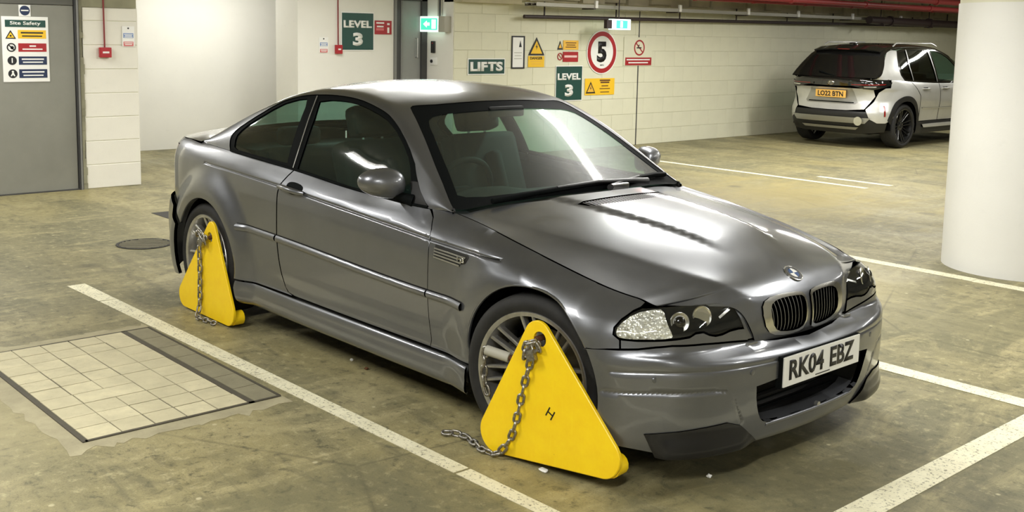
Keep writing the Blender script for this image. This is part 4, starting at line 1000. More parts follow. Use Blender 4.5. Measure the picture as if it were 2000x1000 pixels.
# boot lid, tail and rear bumper ------------------------------------------------------
panel('boot_lid', deck, [*[(x, -float(_dy(x))+.004) for x in np.linspace(-2.955, -3.62, 16)], (-3.655, -.2), (-3.66, 0), (-3.655, .2), *[(x, float(_dy(x))-.004) for x in np.linspace(-3.62, -2.955, 16)]], M['paint'], CAR, h=.03, flange=.03, span=(-3.4, -1), ref=(-3, 0, .6))
UE = float(BODY.U[-1])
def rear(u, z, d=0.): 
    u = np.asarray(u, float); a = UE-np.abs(u); p = BODY(a, z, d); p[..., 1] = np.abs(p[..., 1])*np.where(u < 0, -1., 1.); return p
ur = UE-float(ux(-3.26))
RK = dict(span=(-3.0, -1), ref=(-2.5, 0, .6))
panel('tail_panel', rear, [(-.62, .655), (.62, .655), (.62, .965), (.4, .985), (0, .992), (-.4, .985), (-.62, .965)], M['paint'], CAR, h=.03, flange=.02, **RK)
for s in (-1, 1):
    tl = panel('tail_light', rear, [(s*(ur-.004), .70), (s*.63, .70), (s*.63, .93), (s*(ur-.004), .93)], M['redlens'], CAR, h=.03, flange=.02, **RK)
    panel('tail_corner', rear, [(s*(ur-.002), .66), (s*.63, .66), (s*.63, .695), (s*(ur-.002), .695)], M['paint'], CAR, h=.03, flange=.02, **RK)
    panel('tail_top', rear, [(s*(ur-.002), .935), (s*.63, .935), (s*.63, .966), (s*(ur-.002), .968)], M['paint'], CAR, h=.03, flange=.02, **RK)
ua = [UE-float(ux(x)) for x in (-3.0, -3.08, -3.26)]
hb = [(0, .64), (.62, .64), (ua[2], .628), (ua[1], .565), (ua[0], .505)]+[(UE-float(ux(x)), z) for x, z in [(-3.018, .46), (-3.030, .40), (-3.034, .33), (-3.028, .26), (-3.01, .20)]]+[(.9, .18), (.6, .17), (0, .16)]
rb = panel('rear_bumper', lambda u, z: rear(u, z, .012), hb+[(-a, z) for a, z in hb[::-1]][1:-1], M['paint'], CAR, h=.025, flange=.02, **RK)
rb.location = (-.014, -.006, -.016)
MB().box((-3.62, -.26, .70), (-3.60, .26, .81)).build('rear_number_plate', M['plate_y'], CAR)

# dark inner body so that gaps and windows do not show through -------------------------
inn = [(float(ux(x)), z) for x, z in [(.55, .18), (.55, .50), (.36, .55)]]
def inner_side(mi):
    P = XZ([(-.40, .165), (-.40, .60), (-.30, .72), (-.55, .80), (-.75, .845), (-1.2, .865), (-1.85, .90), (-2.4, .93), (-3.0, .94), (-3.2, .93), (-3.2, .66), (-2.95, .68), (-2.67, .72), (-2.40, .66), (-2.28, .50), (-2.27, .165)])
    panel('inner_shell', BODY, P, M['cabin'], CAR, h=.06, flange=0, off=-.045, mirror=mi)
inner_side(False); inner_side(True)
MB().box((-3.3, -.60, .15), (.50, .60, .20)).build('underbody', M['inner'], CAR)
MB().box((-2.20, -.80, .17), (-.45, .80, .21)).build('floor_pan', M['inner'], CAR)
MB().box((-.50, -.70, .2), (-.46, .70, .84)).build('bulkhead', M['inner'], CAR)
MB().box((-.45, -.45, .2), (.52, .45, .66)).build('engine_block', M['inner'], CAR)
MB().box((-3.25, -.60, .2), (-2.55, .60, .90)).build('boot_floor', M['inner'], CAR)
MB().box((.42, -.60, .50), (.50, .60, .62)).build('lamp_carrier', M['inner'], CAR)

# cabin -------------------------------------------------------------------------------
V = []; prof = [(-.56, .855), (-.66, .880), (-.80, .885), (-.92, .865), (-.98, .80), (-.98, .62)]
mb = MB(); n = 25; m_ = len(prof)
for i in range(n):
    y = -.74+1.48*i/(n-1); hump = .045*math.exp(-((y+.36)/.17)**2)+.015*math.exp(-((y)/.2)**2)
    V += [(x-.03*abs(y), y, z+hump*(1 if 1 <= k <= 3 else 0)) for k, (x, z) in enumerate(prof)]
mb.add(V, [(i*m_+k, i*m_+k+1, (i+1)*m_+k+1, (i+1)*m_+k) for i in range(n-1) for k in range(m_-1)]).build('dashboard', M['cabin'], CAR, smooth=50)
sw = [( -1.06+.06*math.sin(t), -.36+.185*math.cos(t), .86+.175*math.sin(t)) for t in np.linspace(0, 2*PI, 32, endpoint=False)]
stw = MB().tube(sw, .016, 8, closed=True).build('steering_wheel', M['cabin'], CAR, smooth=60)
MB().box((-1.08, -.42, .80), (-1.03, -.30, .90), .015).build('wheel_hub', M['cabin'], stw, smooth=50); MB().box((-1.075, -.54, .84), (-1.05, -.18, .87), .008).build('wheel_spoke', M['cabin'], stw)
def seat(y):
    s_ = empty('front_seat', (0, 0, 0)); s_.parent = CAR
    def slab(c0, c1, w, d, bev=.04):
        """padded slab from c0 to c1 (x,z)"""
        a = Vector((c0[0], 0, c0[1])); b = Vector((c1[0], 0, c1[1])); t = (b-a); L = t.length; t.normalize()
        me_ = MB().box((-d/2, -w/2, 0), (d/2, w/2, L), bev).mesh('x', 60)
        q = t.to_track_quat('Z', 'Y').to_matrix().to_4x4(); 
        ang = math.atan2(t.x, t.z); q = Matrix.Rotation(ang, 4, 'Y'); q.translation = a+Vector((0, y, 0)); bake(me_, q); return me_
    link('seat_cushion', slab((-1.62, .50), (-1.12, .56), .50, .16), M['seat'], s_)
    link('backrest', slab((-1.60, .52), (-1.80, 1.06), .48, .15, .05), M['seat'], s_)
    link('side_bolster', slab((-1.56, .55), (-1.72, .95), .07, .22, .03), M['seat'], s_)
    link('headrest', slab((-1.785, 1.08), (-1.84, 1.24), .27, .11, .04), M['seat'], s_)
    MB().tube([(-1.795, y-.06, 1.02), (-1.805, y-.06, 1.12)], .007, 6).build('headrest_post', M['silver'], s_); MB().tube([(-1.795, y+.06, 1.02), (-1.805, y+.06, 1.12)], .007, 6).build('headrest_post', M['silver'], s_)
seat(-.36); seat(.36)
rbk = MB().box((-2.52, -.60, .45), (-2.05, .60, .60), .05).build('rear_bench', M['seat'], CAR, smooth=60)
MB().box((-2.62, -.62, .55), (-2.46, .62, .96), .06).build('bench_backrest', M['seat'], rbk, smooth=60)
for y in (-.33, .33): MB().box((-2.66, y-.13, .96), (-2.56, y+.13, 1.07), .035).build('rear_headrest', M['seat'], rbk, smooth=60)
MB().box((-2.95, -.62, .90), (-2.60, .62, .945), .01).build('parcel_shelf', M['cabin'], CAR)
MB().box((-1.17, -.10, 1.215), (-1.145, .13, 1.27), .012).build('rear_view_mirror', M['cabin'], CAR, smooth=50)

# wheels --------------------------------------------------------------------------------
def make_wheel(loc, rz, wid=1.0, parent=None, spin=0., am=None):
    am = am or M['alloy']
    w_ = empty('wheel', loc, rz); w_.parent = parent
    ty = MB().lathe([(-.098*wid, .246), (-.1135*wid, .258), (-.120*wid, .278), (-.1195*wid, .292), (-.111*wid, .309), (-.096*wid, .319), (-.06*wid, .3225), (0, .323), (.06*wid, .3225), (.096*wid, .319), (.111*wid, .309), (.12*wid, .285), (.11*wid, .246)], 72, 'y', cap=False)
    ty.build('tyre', M['rubber'], w_, smooth=35)
    rim = MB().lathe([(-.098*wid, .247), (-.112*wid, .2565), (-.116*wid, .2545), (-.115*wid, .248), (-.110*wid, .238), (-.085*wid, .233), (-.03, .224), (.05, .222), (.10*wid, .236), (.105*wid, .247)], 72, 'y', cap=False).build('rim', am, w_, smooth=35)
    mb = MB().lathe([(-.030, .0), (-.066, .0), (-.068, .030), (-.062, .034), (-.060, .060), (-.050, .075), (-.02, .078), (-.02, 0)], 36, 'y'); mb.build('hub', am, w_, smooth=35)
    MB().lathe([(-.066, .031), (-.070, .030), (-.0715, 0)], 24, 'y').build('centre_cap', M['ink'], w_, smooth=40)
    for k in range(5):
        a = 2*PI*k/5+.3+spin; MB().lathe([(-.055, .008), (-.064, .008), (-.066, .0)], 8, 'y', (.048*math.cos(a), 0, .048*math.sin(a))).build('wheel_bolt', M['silver'], w_)
    def beam(r0, a0, y0, r1, a1, y1, w0, w1, dep):
        A = Vector((r0*math.cos(a0), y0, r0*math.sin(a0))); B = Vector((r1*math.cos(a1), y1, r1*math.sin(a1)))
        t = (B-A).normalized(); s_ = t.cross(Vector((0, 1, 0))).normalized(); V = []
        for P, w2 in ((A, w0), (B, w1)): V += [P+s_*w2, P+s_*w2*.55-Vector((0, .006, 0)), P-s_*w2*.55-Vector((0, .006, 0)), P-s_*w2, P-s_*w2*.8+Vector((0, dep, 0)), P+s_*w2*.8+Vector((0, dep, 0))]
        return V, [(i, (i+1) % 6, 6+(i+1) % 6, 6+i) for i in range(6)]+[(5, 4, 3, 2, 1, 0), (6, 7, 8, 9, 10, 11)]
    for k in range(8):
        a = 2*PI*k/8+spin; mb = MB()
        for d in (-1, 1): mb.add(*beam(.066, a+d*.26, -.046, .2435, a+d*.115, -.096*wid, .0078, .0066, .028))
        mb.build('spoke', am, w_, smooth=30)
    MB().lathe([(-.005, .06), (-.005, .172), (.020, .172), (.020, .06)], 48, 'y').build('brake_disc', M['disc'], w_, smooth=30)
    cal = MB(); n = 10
    for i in range(n+1):
        a = math.radians(150+60*i/n)
        cal.V += [(r*math.cos(a), y, r*math.sin(a)) for r, y in ((.125, -.03), (.19, -.03), (.19, .045), (.125, .045))]
    cal.F += [(i*4+k, i*4+(k+1) % 4, (i+1)*4+(k+1) % 4, (i+1)*4+k) for i in range(n) for k in range(4)]+[(0, 1, 2, 3), (n*4+3, n*4+2, n*4+1, n*4)]
    cal.build('brake_caliper', M['caliper'], w_)
    return w_
make_wheel((-.022, -.747, .323), .204, 1.0, CAR, .15)
make_wheel((-.022, .747, .323), PI+.204, 1.0, CAR, .4)
make_wheel((-2.722, -.757, .323), 0, 1.02, CAR, .1)
make_wheel((-2.722, .757, .323), PI, 1.02, CAR, .5)

# ================================================================ wheel clamps and chains
def hull3(circles, n=14):
    """rounded triangle: outline of the convex hull of three circles (given counter-clockwise)"""
    P = np.array([(c[0]+c[2]*math.cos(2*PI*k/64), c[1]+c[2]*math.sin(2*PI*k/64)) for c in circles for k in range(64)])
    P = P[np.lexsort((P[:, 1], P[:, 0]))]
    def half(Q):
        h = []
        for p in Q:
            while len(h) >= 2 and (h[-1][0]-h[-2][0])*(p[1]-h[-2][1])-(h[-1][1]-h[-2][1])*(p[0]-h[-2][0]) <= 1e-12: h.pop()
            h.append(tuple(p))
        return h
    a = half(P); b = half(P[::-1]); return a[:-1]+b[:-1]
def make_clamp(origin, yaw, circ, hole, label, mark=None):
    e = empty('wheel_clamp', (*origin, 0), yaw, label=label, cat='wheel clamp', group='yellow wheel clamps')
    # local frame: x along the plate, -y outwards, z up
    poly = hull3(circ); th = .014; n = len(poly); b = .003
    ins = inset(np.array(poly), b)
    hk = [(hole[0]+.030*math.cos(2*PI*k/20), hole[1]+.030*math.sin(2*PI*k/20)) for k in range(20)]
    # face with a round hole: triangulated
    def face(y, loop): 
        L = np.vstack([loop, hk]); m = len(loop)
        ed = [(i, (i+1) % m) for i in range(m)]+[(m+i, m+(i+1) % 20) for i in range(20)]
        vo, _, fo, _, _, _ = delaunay_2d_cdt([Vector(p) for p in L], ed, [], 0, 1e-7)
        vo = np.array([tuple(v) for v in vo]); F = [f for f in fo]
        F = [f for f in F if inside(vo[list(f)].mean(0)[None], loop)[0] and not inside(vo[list(f)].mean(0)[None], np.array(hk))[0]]
        return [(x, y, z) for x, z in vo], F
    mb = MB(); mb.add(*face(-th, np.array(ins))); mb.add(*face(0, np.array(poly)))
    V = [(x, -th, z) for x, z in ins]+[(x, -th+b, z) for x, z in poly]+[(x, 0, z) for x, z in poly]
    mb.add(V, [(r*n+i, r*n+(i+1) % n, (r+1)*n+(i+1) % n, (r+1)*n+i) for r in range(2) for i in range(n)])
    mb.add([(x, y, z) for y in (-th, 0) for x, z in hk], [(i, (i+1) % 20, 20+(i+1) % 20, 20+i) for i in range(20)])
    bm_me = mb.mesh('plate'); bm = bmesh.new(); bm.from_mesh(bm_me); bmesh.ops.remove_doubles(bm, verts=bm.verts[:], dist=1e-5); bmesh.ops.recalc_face_normals(bm, faces=bm.faces[:]); bm.to_mesh(bm_me); bm.free()
    link('plate', bm_me, M['yellow'], e)
    (ax, az, ar), (lx, lz, lr), (rx, rz2, rr) = circ
    for x, z, r in ((lx, lz, lr), (rx, rz2, rr)):
        s = 1 if x > 0 else -1
        MB().tube([(x+s*(r-.050), .002, z-r+.046), (x+s*(r-.050), .06, z-r+.046)], .040, 14).build('wheel_arm', M['yellow'], e, smooth=40)
    MB().tube([(hole[0]-.022, -.010, hole[1]-.005), (hole[0]-.022, .045, hole[1]-.005)], .012, 10).build('lock_pin', M['rust'], e, smooth=40)
    if mark:
        m_ = link('stencil_letter', bake(text_mesh('H', height=.040, width=.032, depth=.0006), Matrix.Translation((mark[0], -th-.0005, mark[1])) @ Matrix.Rotation(PI/2, 4, 'X') @ Matrix.Rotation(math.radians(-28), 4, 'Z')), M['ink'], e, label='small black letter H')
    return e
LINK = None
def link_mesh(L=.054, W=.034, r=.0056, n=8):
    s = (L-W)/2; P = []
    for k in range(9): a = -PI/2+PI*k/8; P.append((s+(W/2-r)*math.cos(a), (W/2-r)*math.sin(a), 0))
    for k in range(9): a = PI/2+PI*k/8; P.append((-s+(W/2-r)*math.cos(a), (W/2-r)*math.sin(a), 0))
    me = MB().tube(P, r, n, closed=True).mesh('chain_link', 70); me.materials.append(M['chain']); return me
LINK = link_mesh()
def make_chain(pts, label, side=(0, 0, 1), pitch=.039, roll=0.):
    P = [Vector(p) for p in pts]; e = empty('chain', P[0], label=label, cat='chain', group='steel chains on the clamps')
    # smooth resample
    Q = []
    for i in range(len(P)-1):
        p0, p1, p2, p3 = P[max(i-1, 0)], P[i], P[i+1], P[min(i+2, len(P)-1)]
        for k in range(16):
            t = k/16; Q.append(.5*((2*p1)+(p2-p0)*t+(2*p0-5*p1+4*p2-p3)*t*t+(3*p1-p0-3*p2+p3)*t**3))
    Q.append(P[-1]); d = 0; nxt = pitch/2; k = 0
    for a, b in zip(Q[:-1], Q[1:]):
        l = (b-a).length
        while d+l >= nxt:
            c = a+(b-a)*((nxt-d)/max(l, 1e-9)); t = (b-a).normalized(); up = Vector(side); up = (up-t*up.dot(t)).normalized(); s_ = up.cross(t)
            ang = (PI/2 if k % 2 else 0)+roll+random.uniform(-.18, .18); u2 = up*math.cos(ang)+s_*math.sin(ang); s2 = u2.cross(t)
            m = Matrix((t, s2, u2)).transposed().to_4x4(); m.translation = c-P[0]
            o = bpy.data.objects.new('chain_link', LINK); COL.objects.link(o); o.parent = e; o.matrix_local = m
            nxt += pitch; k += 1
        d += l
    return e
YW = math.radians(7.5); CO = (-.104, -.930)
def cl(al, z, out, O=CO, yw=YW): return (O[0]+al*math.cos(yw)+out*math.sin(yw), O[1]+al*math.sin(yw)-out*math.cos(yw), z)
cf_ = make_clamp(CO, YW, [(.201, .513, .063), (.003, .092, .083), (.507, .135, .082)], (.213, .508), 'yellow triangular wheel clamp plate on the front wheel of the grey coupe', (.272, .236))
RO = (-2.70, -.905)
cr_ = make_clamp(RO, 0., [(.140, .515, .052), (-.215, .082, .072), (.312, .090, .080)], (.125, .475), 'yellow triangular wheel clamp plate on the rear wheel of the grey coupe')
make_chain([cl(.212, .500, .022), cl(.192, .451, .030), cl(.171, .387, .024), cl(.153, .333, .022), cl(.139, .279, .022), cl(.125, .215, .022), cl(.109, .150, .022), cl(.087, .093, .023), cl(.052, .040, .030), cl(.015, .016, .034), (-.150, -.968, .014), (-.219, -.950, .014), (-.300, -.935, .014), (-.355, -.950, .014), (-.395, -.99, .014)],
           'steel chain hanging down the front yellow clamp and trailing over the floor', (math.sin(YW), -math.cos(YW), .25), roll=.5)
make_chain([(-2.575, -.938, .480), (-2.635, -.945, .455), (-2.668, -.938, .417), (-2.673, -.934, .298), (-2.677, -.934, .179), (-2.681, -.934, .089), (-2.675, -.945, .040), (-2.650, -.965, .014), (-2.600, -.970, .014), (-2.53, -.960, .014), (-2.47, -.955, .014)],
           'steel chain hanging down the rear yellow clamp to the floor', (0, -1, .2), roll=.5)
make_chain([(-.173, -.935, .415), (-.177, -.938, .38), (-.180, -.938, .335), (-.182, -.936, .29), (-.172, -.933, .245), (-.155, -.93, .21)], 'short steel chain hanging inside the spokes of the front wheel', (0, -1, 0), roll=.5)
make_chain([cl(.222, .470, .024), cl(.200, .500, .034), cl(.172, .482, .040), cl(.162, .445, .036)], 'tangled loop of steel chain at the hole of the front clamp', (math.sin(YW), -math.cos(YW), 0), pitch=.032, roll=.3)
make_chain([(-2.585, -.940, .440), (-2.60, -.952, .485), (-2.645, -.955, .500), (-2.665, -.945, .470)], 'tangled loop of steel chain at the hole of the rear clamp', (0, -1, 0), pitch=.032, roll=.3)
def padlock(loc, rz, tilt, label):
    p = empty('padlock', loc, 0, label=label, cat='padlock', group='padlocks on the clamps'); p.rotation_euler = (0, tilt, rz)
    MB().box((-.020, -.011, -.050), (.020, .011, -.008), .004).build('lock_body', M['chain'], p, smooth=40)
    MB().tube([(-.013, 0, -.012), (-.013, 0, .012), (-.008, 0, .022), (0, 0, .026), (.008, 0, .022), (.013, 0, .012), (.013, 0, -.012)], .0045, 8).build('shackle', M['chrome'], p, smooth=60)
padlock(cl(.182, .475, .036), YW, -.35, 'steel padlock joining the chain at the top of the front clamp')
padlock((-2.600, -.950, .470), 0, .45, 'steel padlock joining the chain at the top of the rear clamp')
# pale locking tube that passes through the front wheel's spokes
t_ = empty('locking_tube', (-.150, -.930, .400), label='short pale steel tube pushed between the spokes of the front wheel', cat='tube')
MB().tube([(-.020, -.008, .006), (.075, .03, -.010)], .020, 14).build('sleeve', M['grey_box'], t_, smooth=40)
MB().tube([(.072, .029, -.0095), (.105, .045, -.016)], .012, 10).build('rod', M['rust'], t_, smooth=40)
# litter on the floor
for i, (x, y, lab, mtl) in enumerate(((.135, -.905, 'crumpled white scrap of paper by the front clamp', 'white'), (.569, -.462, 'tiny white pebble on the floor in front of the coupe', 'white'), (-1.30, -.735, 'tiny brown chip of debris beside the shadow under the coupe', 'rust'), (-1.46, -.715, 'tiny white chip on the floor beside the sill of the coupe', 'white'))):
    bm = bmesh.new(); bmesh.ops.create_icosphere(bm, subdivisions=2, radius=1)
    for v in bm.verts: v.co *= 1+.35*math.sin(v.co.x*5+i)*math.cos(v.co.y*4+v.co.z*3)
    s_ = (.022, .014, .006) if i == 0 else (.010, .009, .007)
    for v in bm.verts: v.co = Vector((v.co.x*s_[0], v.co.y*s_[1], v.co.z*s_[2]+s_[2]*.9))
    me = bpy.data.meshes.new('litter'); bm.to_mesh(me); bm.free(); link('litter', me, M[mtl], label=lab, cat='litter', group='litter on the floor').location = (x, y, .0003)

# ================================================================ the silver crossover by the far wall
SUV = empty('crossover_car', (-6.15, 11.80, 0), PI/2, label='silver compact crossover with black roof parked by the block wall', cat='car')
PLAN2 = [(3.40,0),(3.39,.25),(3.33,.48),(3.22,.64),(3.02,.76),(2.75,.82),(2.3,.845),(1.3,.85),(.5,.858),(0,.868),(-.25,.858),(-.45,.825),(-.60,.745),(-.69,.60),(-.735,.40),(-.75,.2),(-.755,0)]
ST2 = [(0, [(.2,.10),(.3,.03),(.5,0),(.7,.02),(.85,.06),(.95,.16),(1.1,.3)]),
 (2.56, [(.2,.05),(.3,.02),(.5,.005),(.7,0),(.85,.015),(.95,.06),(1.02,.14),(1.1,.22)]),
 (1.3, [(.2,.08),(.26,.025),(.34,.018),(.40,.036),(.55,.022),(.74,0),(.86,.004),(.96,.03),(1.04,.07),(1.1,.10)]),
 (.0, [(.2,.06),(.3,.04),(.5,.016),(.68,.008),(.80,.0),(.90,.006),(1.0,.035),(1.1,.09)]),
 (12, [(.2,.10),(.3,.05),(.42,.012),(.55,0),(.62,.018),(.74,.050),(.86,.045),(.93,.02),(1.03,.03),(1.1,.07)]),
 (16, [(.2,.14),(.3,.07),(.40,.02),(.5,0),(.555,.008),(.60,.045),(.70,.080),(.80,.095),(.89,.080),(.93,.050),(1.03,.050),(1.1,.09)])]
B2 = Body(PLAN2, ST2, [(0, .345, .018, .42, .62), (2.56, .345, .018, .42, .62)], cx=1.3)
u2 = B2.ux
_bz2 = pchip([-.7, -.3, .2, 1.2, 2.5], [1.055, 1.05, 1.02, .985, .975])
def belt2(x):
    z = _bz2(np.asarray(x, float)); p = B2(u2(x), z); return p[..., 1], z
_g2 = np.array([(-.70,.735,1.045),(-.55,.715,1.19),(-.40,.675,1.335),(-.25,.635,1.455),(0,.612,1.525),(.5,.603,1.558),(1.0,.603,1.555),(1.45,.612,1.505),(1.8,.640,1.40),(2.1,.675,1.265),(2.4,.72,1.09),(2.6,.76,.985)])
_c2x = [-.74,-.66,-.5,-.38,-.28,-.1,.2,.7,1.1,1.5,1.75,2.1,2.4,2.65]; _c2z = [1.02,1.085,1.26,1.40,1.515,1.562,1.590,1.600,1.592,1.560,1.475,1.30,1.12,.97]
green2 = mkgreen(belt2, cspline(_g2[:, 0], _g2[:, 1]), cspline(_g2[:, 0], _g2[:, 2]), cspline(_c2x, _c2z), .016)
K2 = dict(ref=(1.3, 0, .6), span=(.2, 2.2)); G2 = dict(ref=(1.0, 0, .9), span=(.4, 1.6), metric=(1, .45))
U2E = float(B2.U[-1])
def rear2(u, z, d=0.):
    u = np.asarray(u, float); p = B2(U2E-np.abs(u), z, d); p[..., 1] = np.abs(p[..., 1])*np.where(u < 0, -1., 1.); return p
def XZ2(pts): return [(float(u2(x)), z) for x, z in pts]
RK2 = dict(ref=(1.3, 0, .6), span=(.2, 2.2))
A2 = (0, .345, .385); A2F = (2.56, .345, .385)
for mi in (False, True):
    bt = lambda xs: [(x, float(_bz2(np.array(x)))) for x in xs]
    panel('rear_wing', B2, XZ2([(.44, .42)]+[(.47, .62), (.44, .80), (.30, .95), (.20, 1.02)]+bt(np.linspace(.15, -.36, 6))+[(-.40, .93), (-.46, .80), (-.47, .60), (-.50, .47)]+arc(*A2, 161, 11)), M['suvpaint'], SUV, h=.035, gap=.003, flange=.012, mirror=mi, **K2)
    rd = panel('rear_door', B2, XZ2([(.47, .40), (.48, .62), (.45, .80), (.31, .95), (.21, 1.02)]+bt(np.linspace(.3, 1.10, 8))+[(1.12, .7), (1.12, .40)]), M['suvpaint'], SUV, h=.04, gap=.003, flange=.012, mirror=mi, **K2)
    fd = panel('front_door', B2, XZ2([(1.13, .40), (1.13, .7)]+bt(np.linspace(1.11, 2.12, 8))+[(2.12, .7), (2.10, .40)]), M['suvpaint'], SUV, h=.05, gap=.003, flange=.012, mirror=mi, **K2)
    panel('front_wing', B2, XZ2([(2.13, .40), (2.14, .7), (2.14, .97), (2.6, .975), (3.0, .90), (3.05, .6), (3.0, .45)]+arc(*A2F, 15, 170)), M['suvpaint'], SUV, h=.05, gap=.003, flange=.012, mirror=mi, **K2)
    panel('sill_cladding', B2, XZ2([(.375, .395), (1.3, .395), (2.18, .395), (2.18, .22), (1.3, .215), (.38, .22)]), M['black'], SUV, h=.05, off=.012, flange=.02, mirror=mi, **K2)
    panel('sill_strip', B2, XZ2([(.55, .35), (2.1, .35), (2.1, .305), (.62, .30)]), M['suvpaint'], SUV, h=.05, off=.030, flange=.02, mirror=mi, **K2)
    for A in (A2, A2F):
        panel('arch_cladding', B2, XZ2(arc(A[0], A[1], A[2]+.075, 168, 8)+arc(A[0], A[1], A[2]-.005, 2, 176)), M['black'], SUV, h=.03, off=.010, flange=.03, mirror=mi, **K2)
    sg = -1 if mi else 1
    for A in (A2, A2F):
        mb = MB(); n = 20
        for i in range(n):
            a0, a1 = PI*1.1*i/n-.05*PI, PI*1.1*(i+1)/n-.05*PI
            mb.add([(A[0]+A[2]*math.cos(a), sg*y, A[1]+A[2]*math.sin(a)) for a in (a0, a1) for y in (.85, .5)], [(0, 1, 3, 2)])
        mb.add([(A[0]+A[2]*math.cos(PI*1.1*i/n-.05*PI), sg*.5, A[1]+A[2]*math.sin(PI*1.1*i/n-.05*PI)) for i in range(n+1)], [tuple(range(n+1))]); mb.build('wheel_housing', M['inner'], SUV)
    # upper side
    cp = [(-.665, .0), (-.60, .35), (-.50, .68), (-.37, .93), (-.24, .985), (-.06, .965), (.045, .90), (-.02, .70), (-.075, .45), (-.06, .16), (.02, .0)]
    panel('rear_pillar', green2, cp, M['suvpaint'], SUV, h=.03, flange=.012, mirror=mi, **G2)
    dl = [(.03, .0), (-.05, .16), (-.065, .45), (-.01, .70), (.055, .90), (.35, .945), (1.0, .95), (1.5, .945), (1.75, .90), (1.95, .72), (2.15, .40), (2.28, .0)]
    g1 = [(.27, .05), (.25, .40), (.30, .87), (.075, .83), (.02, .66), (-.03, .44), (-.015, .18), (.06, .05)]
    g2_ = [(.31, .05), (.29, .40), (.34, .88), (1.0, .90), (1.04, .05)]; g3 = [(1.12, .05), (1.10, .90), (1.48, .89), (1.68, .82), (1.85, .62), (2.0, .35), (2.08, .05)]
    fr = panel('window_frame', green2, dl, M['gloss'], SUV, holes=[g1, g2_, g3], h=.035, flange=.01, mirror=mi, **G2)
    panel('quarter_glass', green2, g1, M['tint'], fr, h=.05, flange=0, off=-.008, mirror=mi, **G2); panel('rear_door_glass', green2, g2_, M['tint'], fr, h=.05, flange=0, off=-.008, mirror=mi, **G2); panel('front_door_glass', green2, g3, M['glass'], fr, h=.05, flange=0, off=-.008, mirror=mi, **G2)
    panel('window_divider', green2, [(.285, .03), (.268, .40), (.318, .90), (.333, .90), (.285, .40), (.302, .03)], M['satin'], fr, h=.03, flange=.003, off=.003, mirror=mi, **G2)
    panel('window_divider', green2, [(1.055, .03), (1.02, .90), (1.04, .90), (1.075, .03)], M['satin'], fr, h=.03, flange=.003, off=.003, mirror=mi, **G2)
    for x0, pa in ((.62, rd), (1.28, fd)):
        yh = float(B2(u2(x0), .90)[1]); MB().tube([(x0-.11, sg*(yh+.004), .905), (x0-.09, sg*(yh+.028), .905), (x0+.09, sg*(yh+.028), .90), (x0+.11, sg*(yh+.004), .90)], .012, 8).build('door_handle', M['suvpaint'], pa, smooth=60)
        MB().box((x0-.07, min(sg*yh, sg*(yh+.008)), .885), (x0+.06, max(sg*yh, sg*(yh+.008)), .925)).build('handle_recess', M['trim'], pa)
    mr = MB().lathe([(-.10, 0), (-.09, .045), (0, .065), (.09, .05), (.10, 0)], 16, 'y', (2.02, sg*1.0, 1.03)); mr.build('door_mirror', M['suvpaint'], SUV, smooth=60)
    panel('door_crease', B2, XZ2([(.55, .615), (1.2, .60), (2.1, .60), (2.1, .585), (1.2, .585), (.55, .60)]), M['suvpaint'], rd, h=.04, off=.010, flange=.012, mirror=mi, **K2)
    # tail lamps wrapped round the corner
    tlp = panel('tail_lamp', rear2, [(sg*.30, .985), (sg*.55, .985), (sg*.80, .995), (sg*1.03, 1.012), (sg*.98, .965), (sg*.86, .935), (sg*.70, .905), (sg*.55, .915), (sg*.40, .945), (sg*.30, .955)], M['gloss'], SUV, h=.03, off=.016, flange=.03, **RK2)
    panel('lamp_strip', rear2, [(sg*.36, .972), (sg*.62, .975), (sg*.90, .985), (sg*.88, .975), (sg*.62, .965), (sg*.36, .962)], M['redlens'], tlp, h=.03, off=.019, flange=.002, **RK2)
    panel('lamp_glint', rear2, [(sg*.55, .945), (sg*.74, .950), (sg*.74, .935), (sg*.57, .930)], M['chrome'], tlp, h=.03, off=.018, flange=.002, **RK2)
    # bumper corner in body colour, reflector
    bc = panel('bumper_corner', rear2, [(sg*.60, .60), (sg*.72, .72), (sg*.80, .86), (sg*.90, .925), (sg*1.045, .93), (sg*1.10, .80), (sg*1.105, .62), (sg*1.06, .475), (sg*.92, .40), (sg*.78, .40), (sg*.66, .46)], M['suvpaint'], SUV, h=.03, off=.002, flange=.015, **RK2)
    panel('reflector', rear2, [(sg*.88, .66), (sg*.905, .66), (sg*.905, .50), (sg*.88, .50)], M['redlens'], bc, h=.03, off=.008, flange=.008, **RK2)
tg = [(.70, .915), (.74, .80), (.66, .70), (.58, .60), (.3, .575), (0, .572)]
gate = panel('tailgate', rear2, [(a, z) for a, z in tg]+[(-a, z) for a, z in tg[::-1]][1:], M['suvpaint'], SUV, h=.03, gap=.003, flange=.012, **RK2)
panel('tail_bar', rear2, [(-.98, 1.058), (-.5, 1.064), (0, 1.066), (.5, 1.064), (.98, 1.058), (.98, 1.0), (.6, .975), (.30, .945), (0, .940), (-.30, .945), (-.6, .975), (-.98, 1.0)], M['gloss'], SUV, h=.035, off=.004, flange=.02, **RK2)
rec = panel('plate_recess', rear2, [(-.36, .905), (.36, .905), (.46, .70), (.42, .67), (-.42, .67), (-.46, .70)], M['satin'], gate, h=.04, off=.002, flange=.002, **RK2)
panel('recess_shadow', rear2, [(-.40, .70), (.40, .70), (.40, .685), (-.40, .685)], M['trim'], gate, h=.04, off=.006, flange=.004, **RK2)
rbm = panel('rear_bumper', rear2, [(-.80, .565), (0, .570), (.80, .565), (.95, .40), (.95, .26), (.5, .22), (0, .215), (-.5, .22), (-.95, .26), (-.95, .40)], M['black'], SUV, h=.035, off=-.004, flange=.03, **RK2)
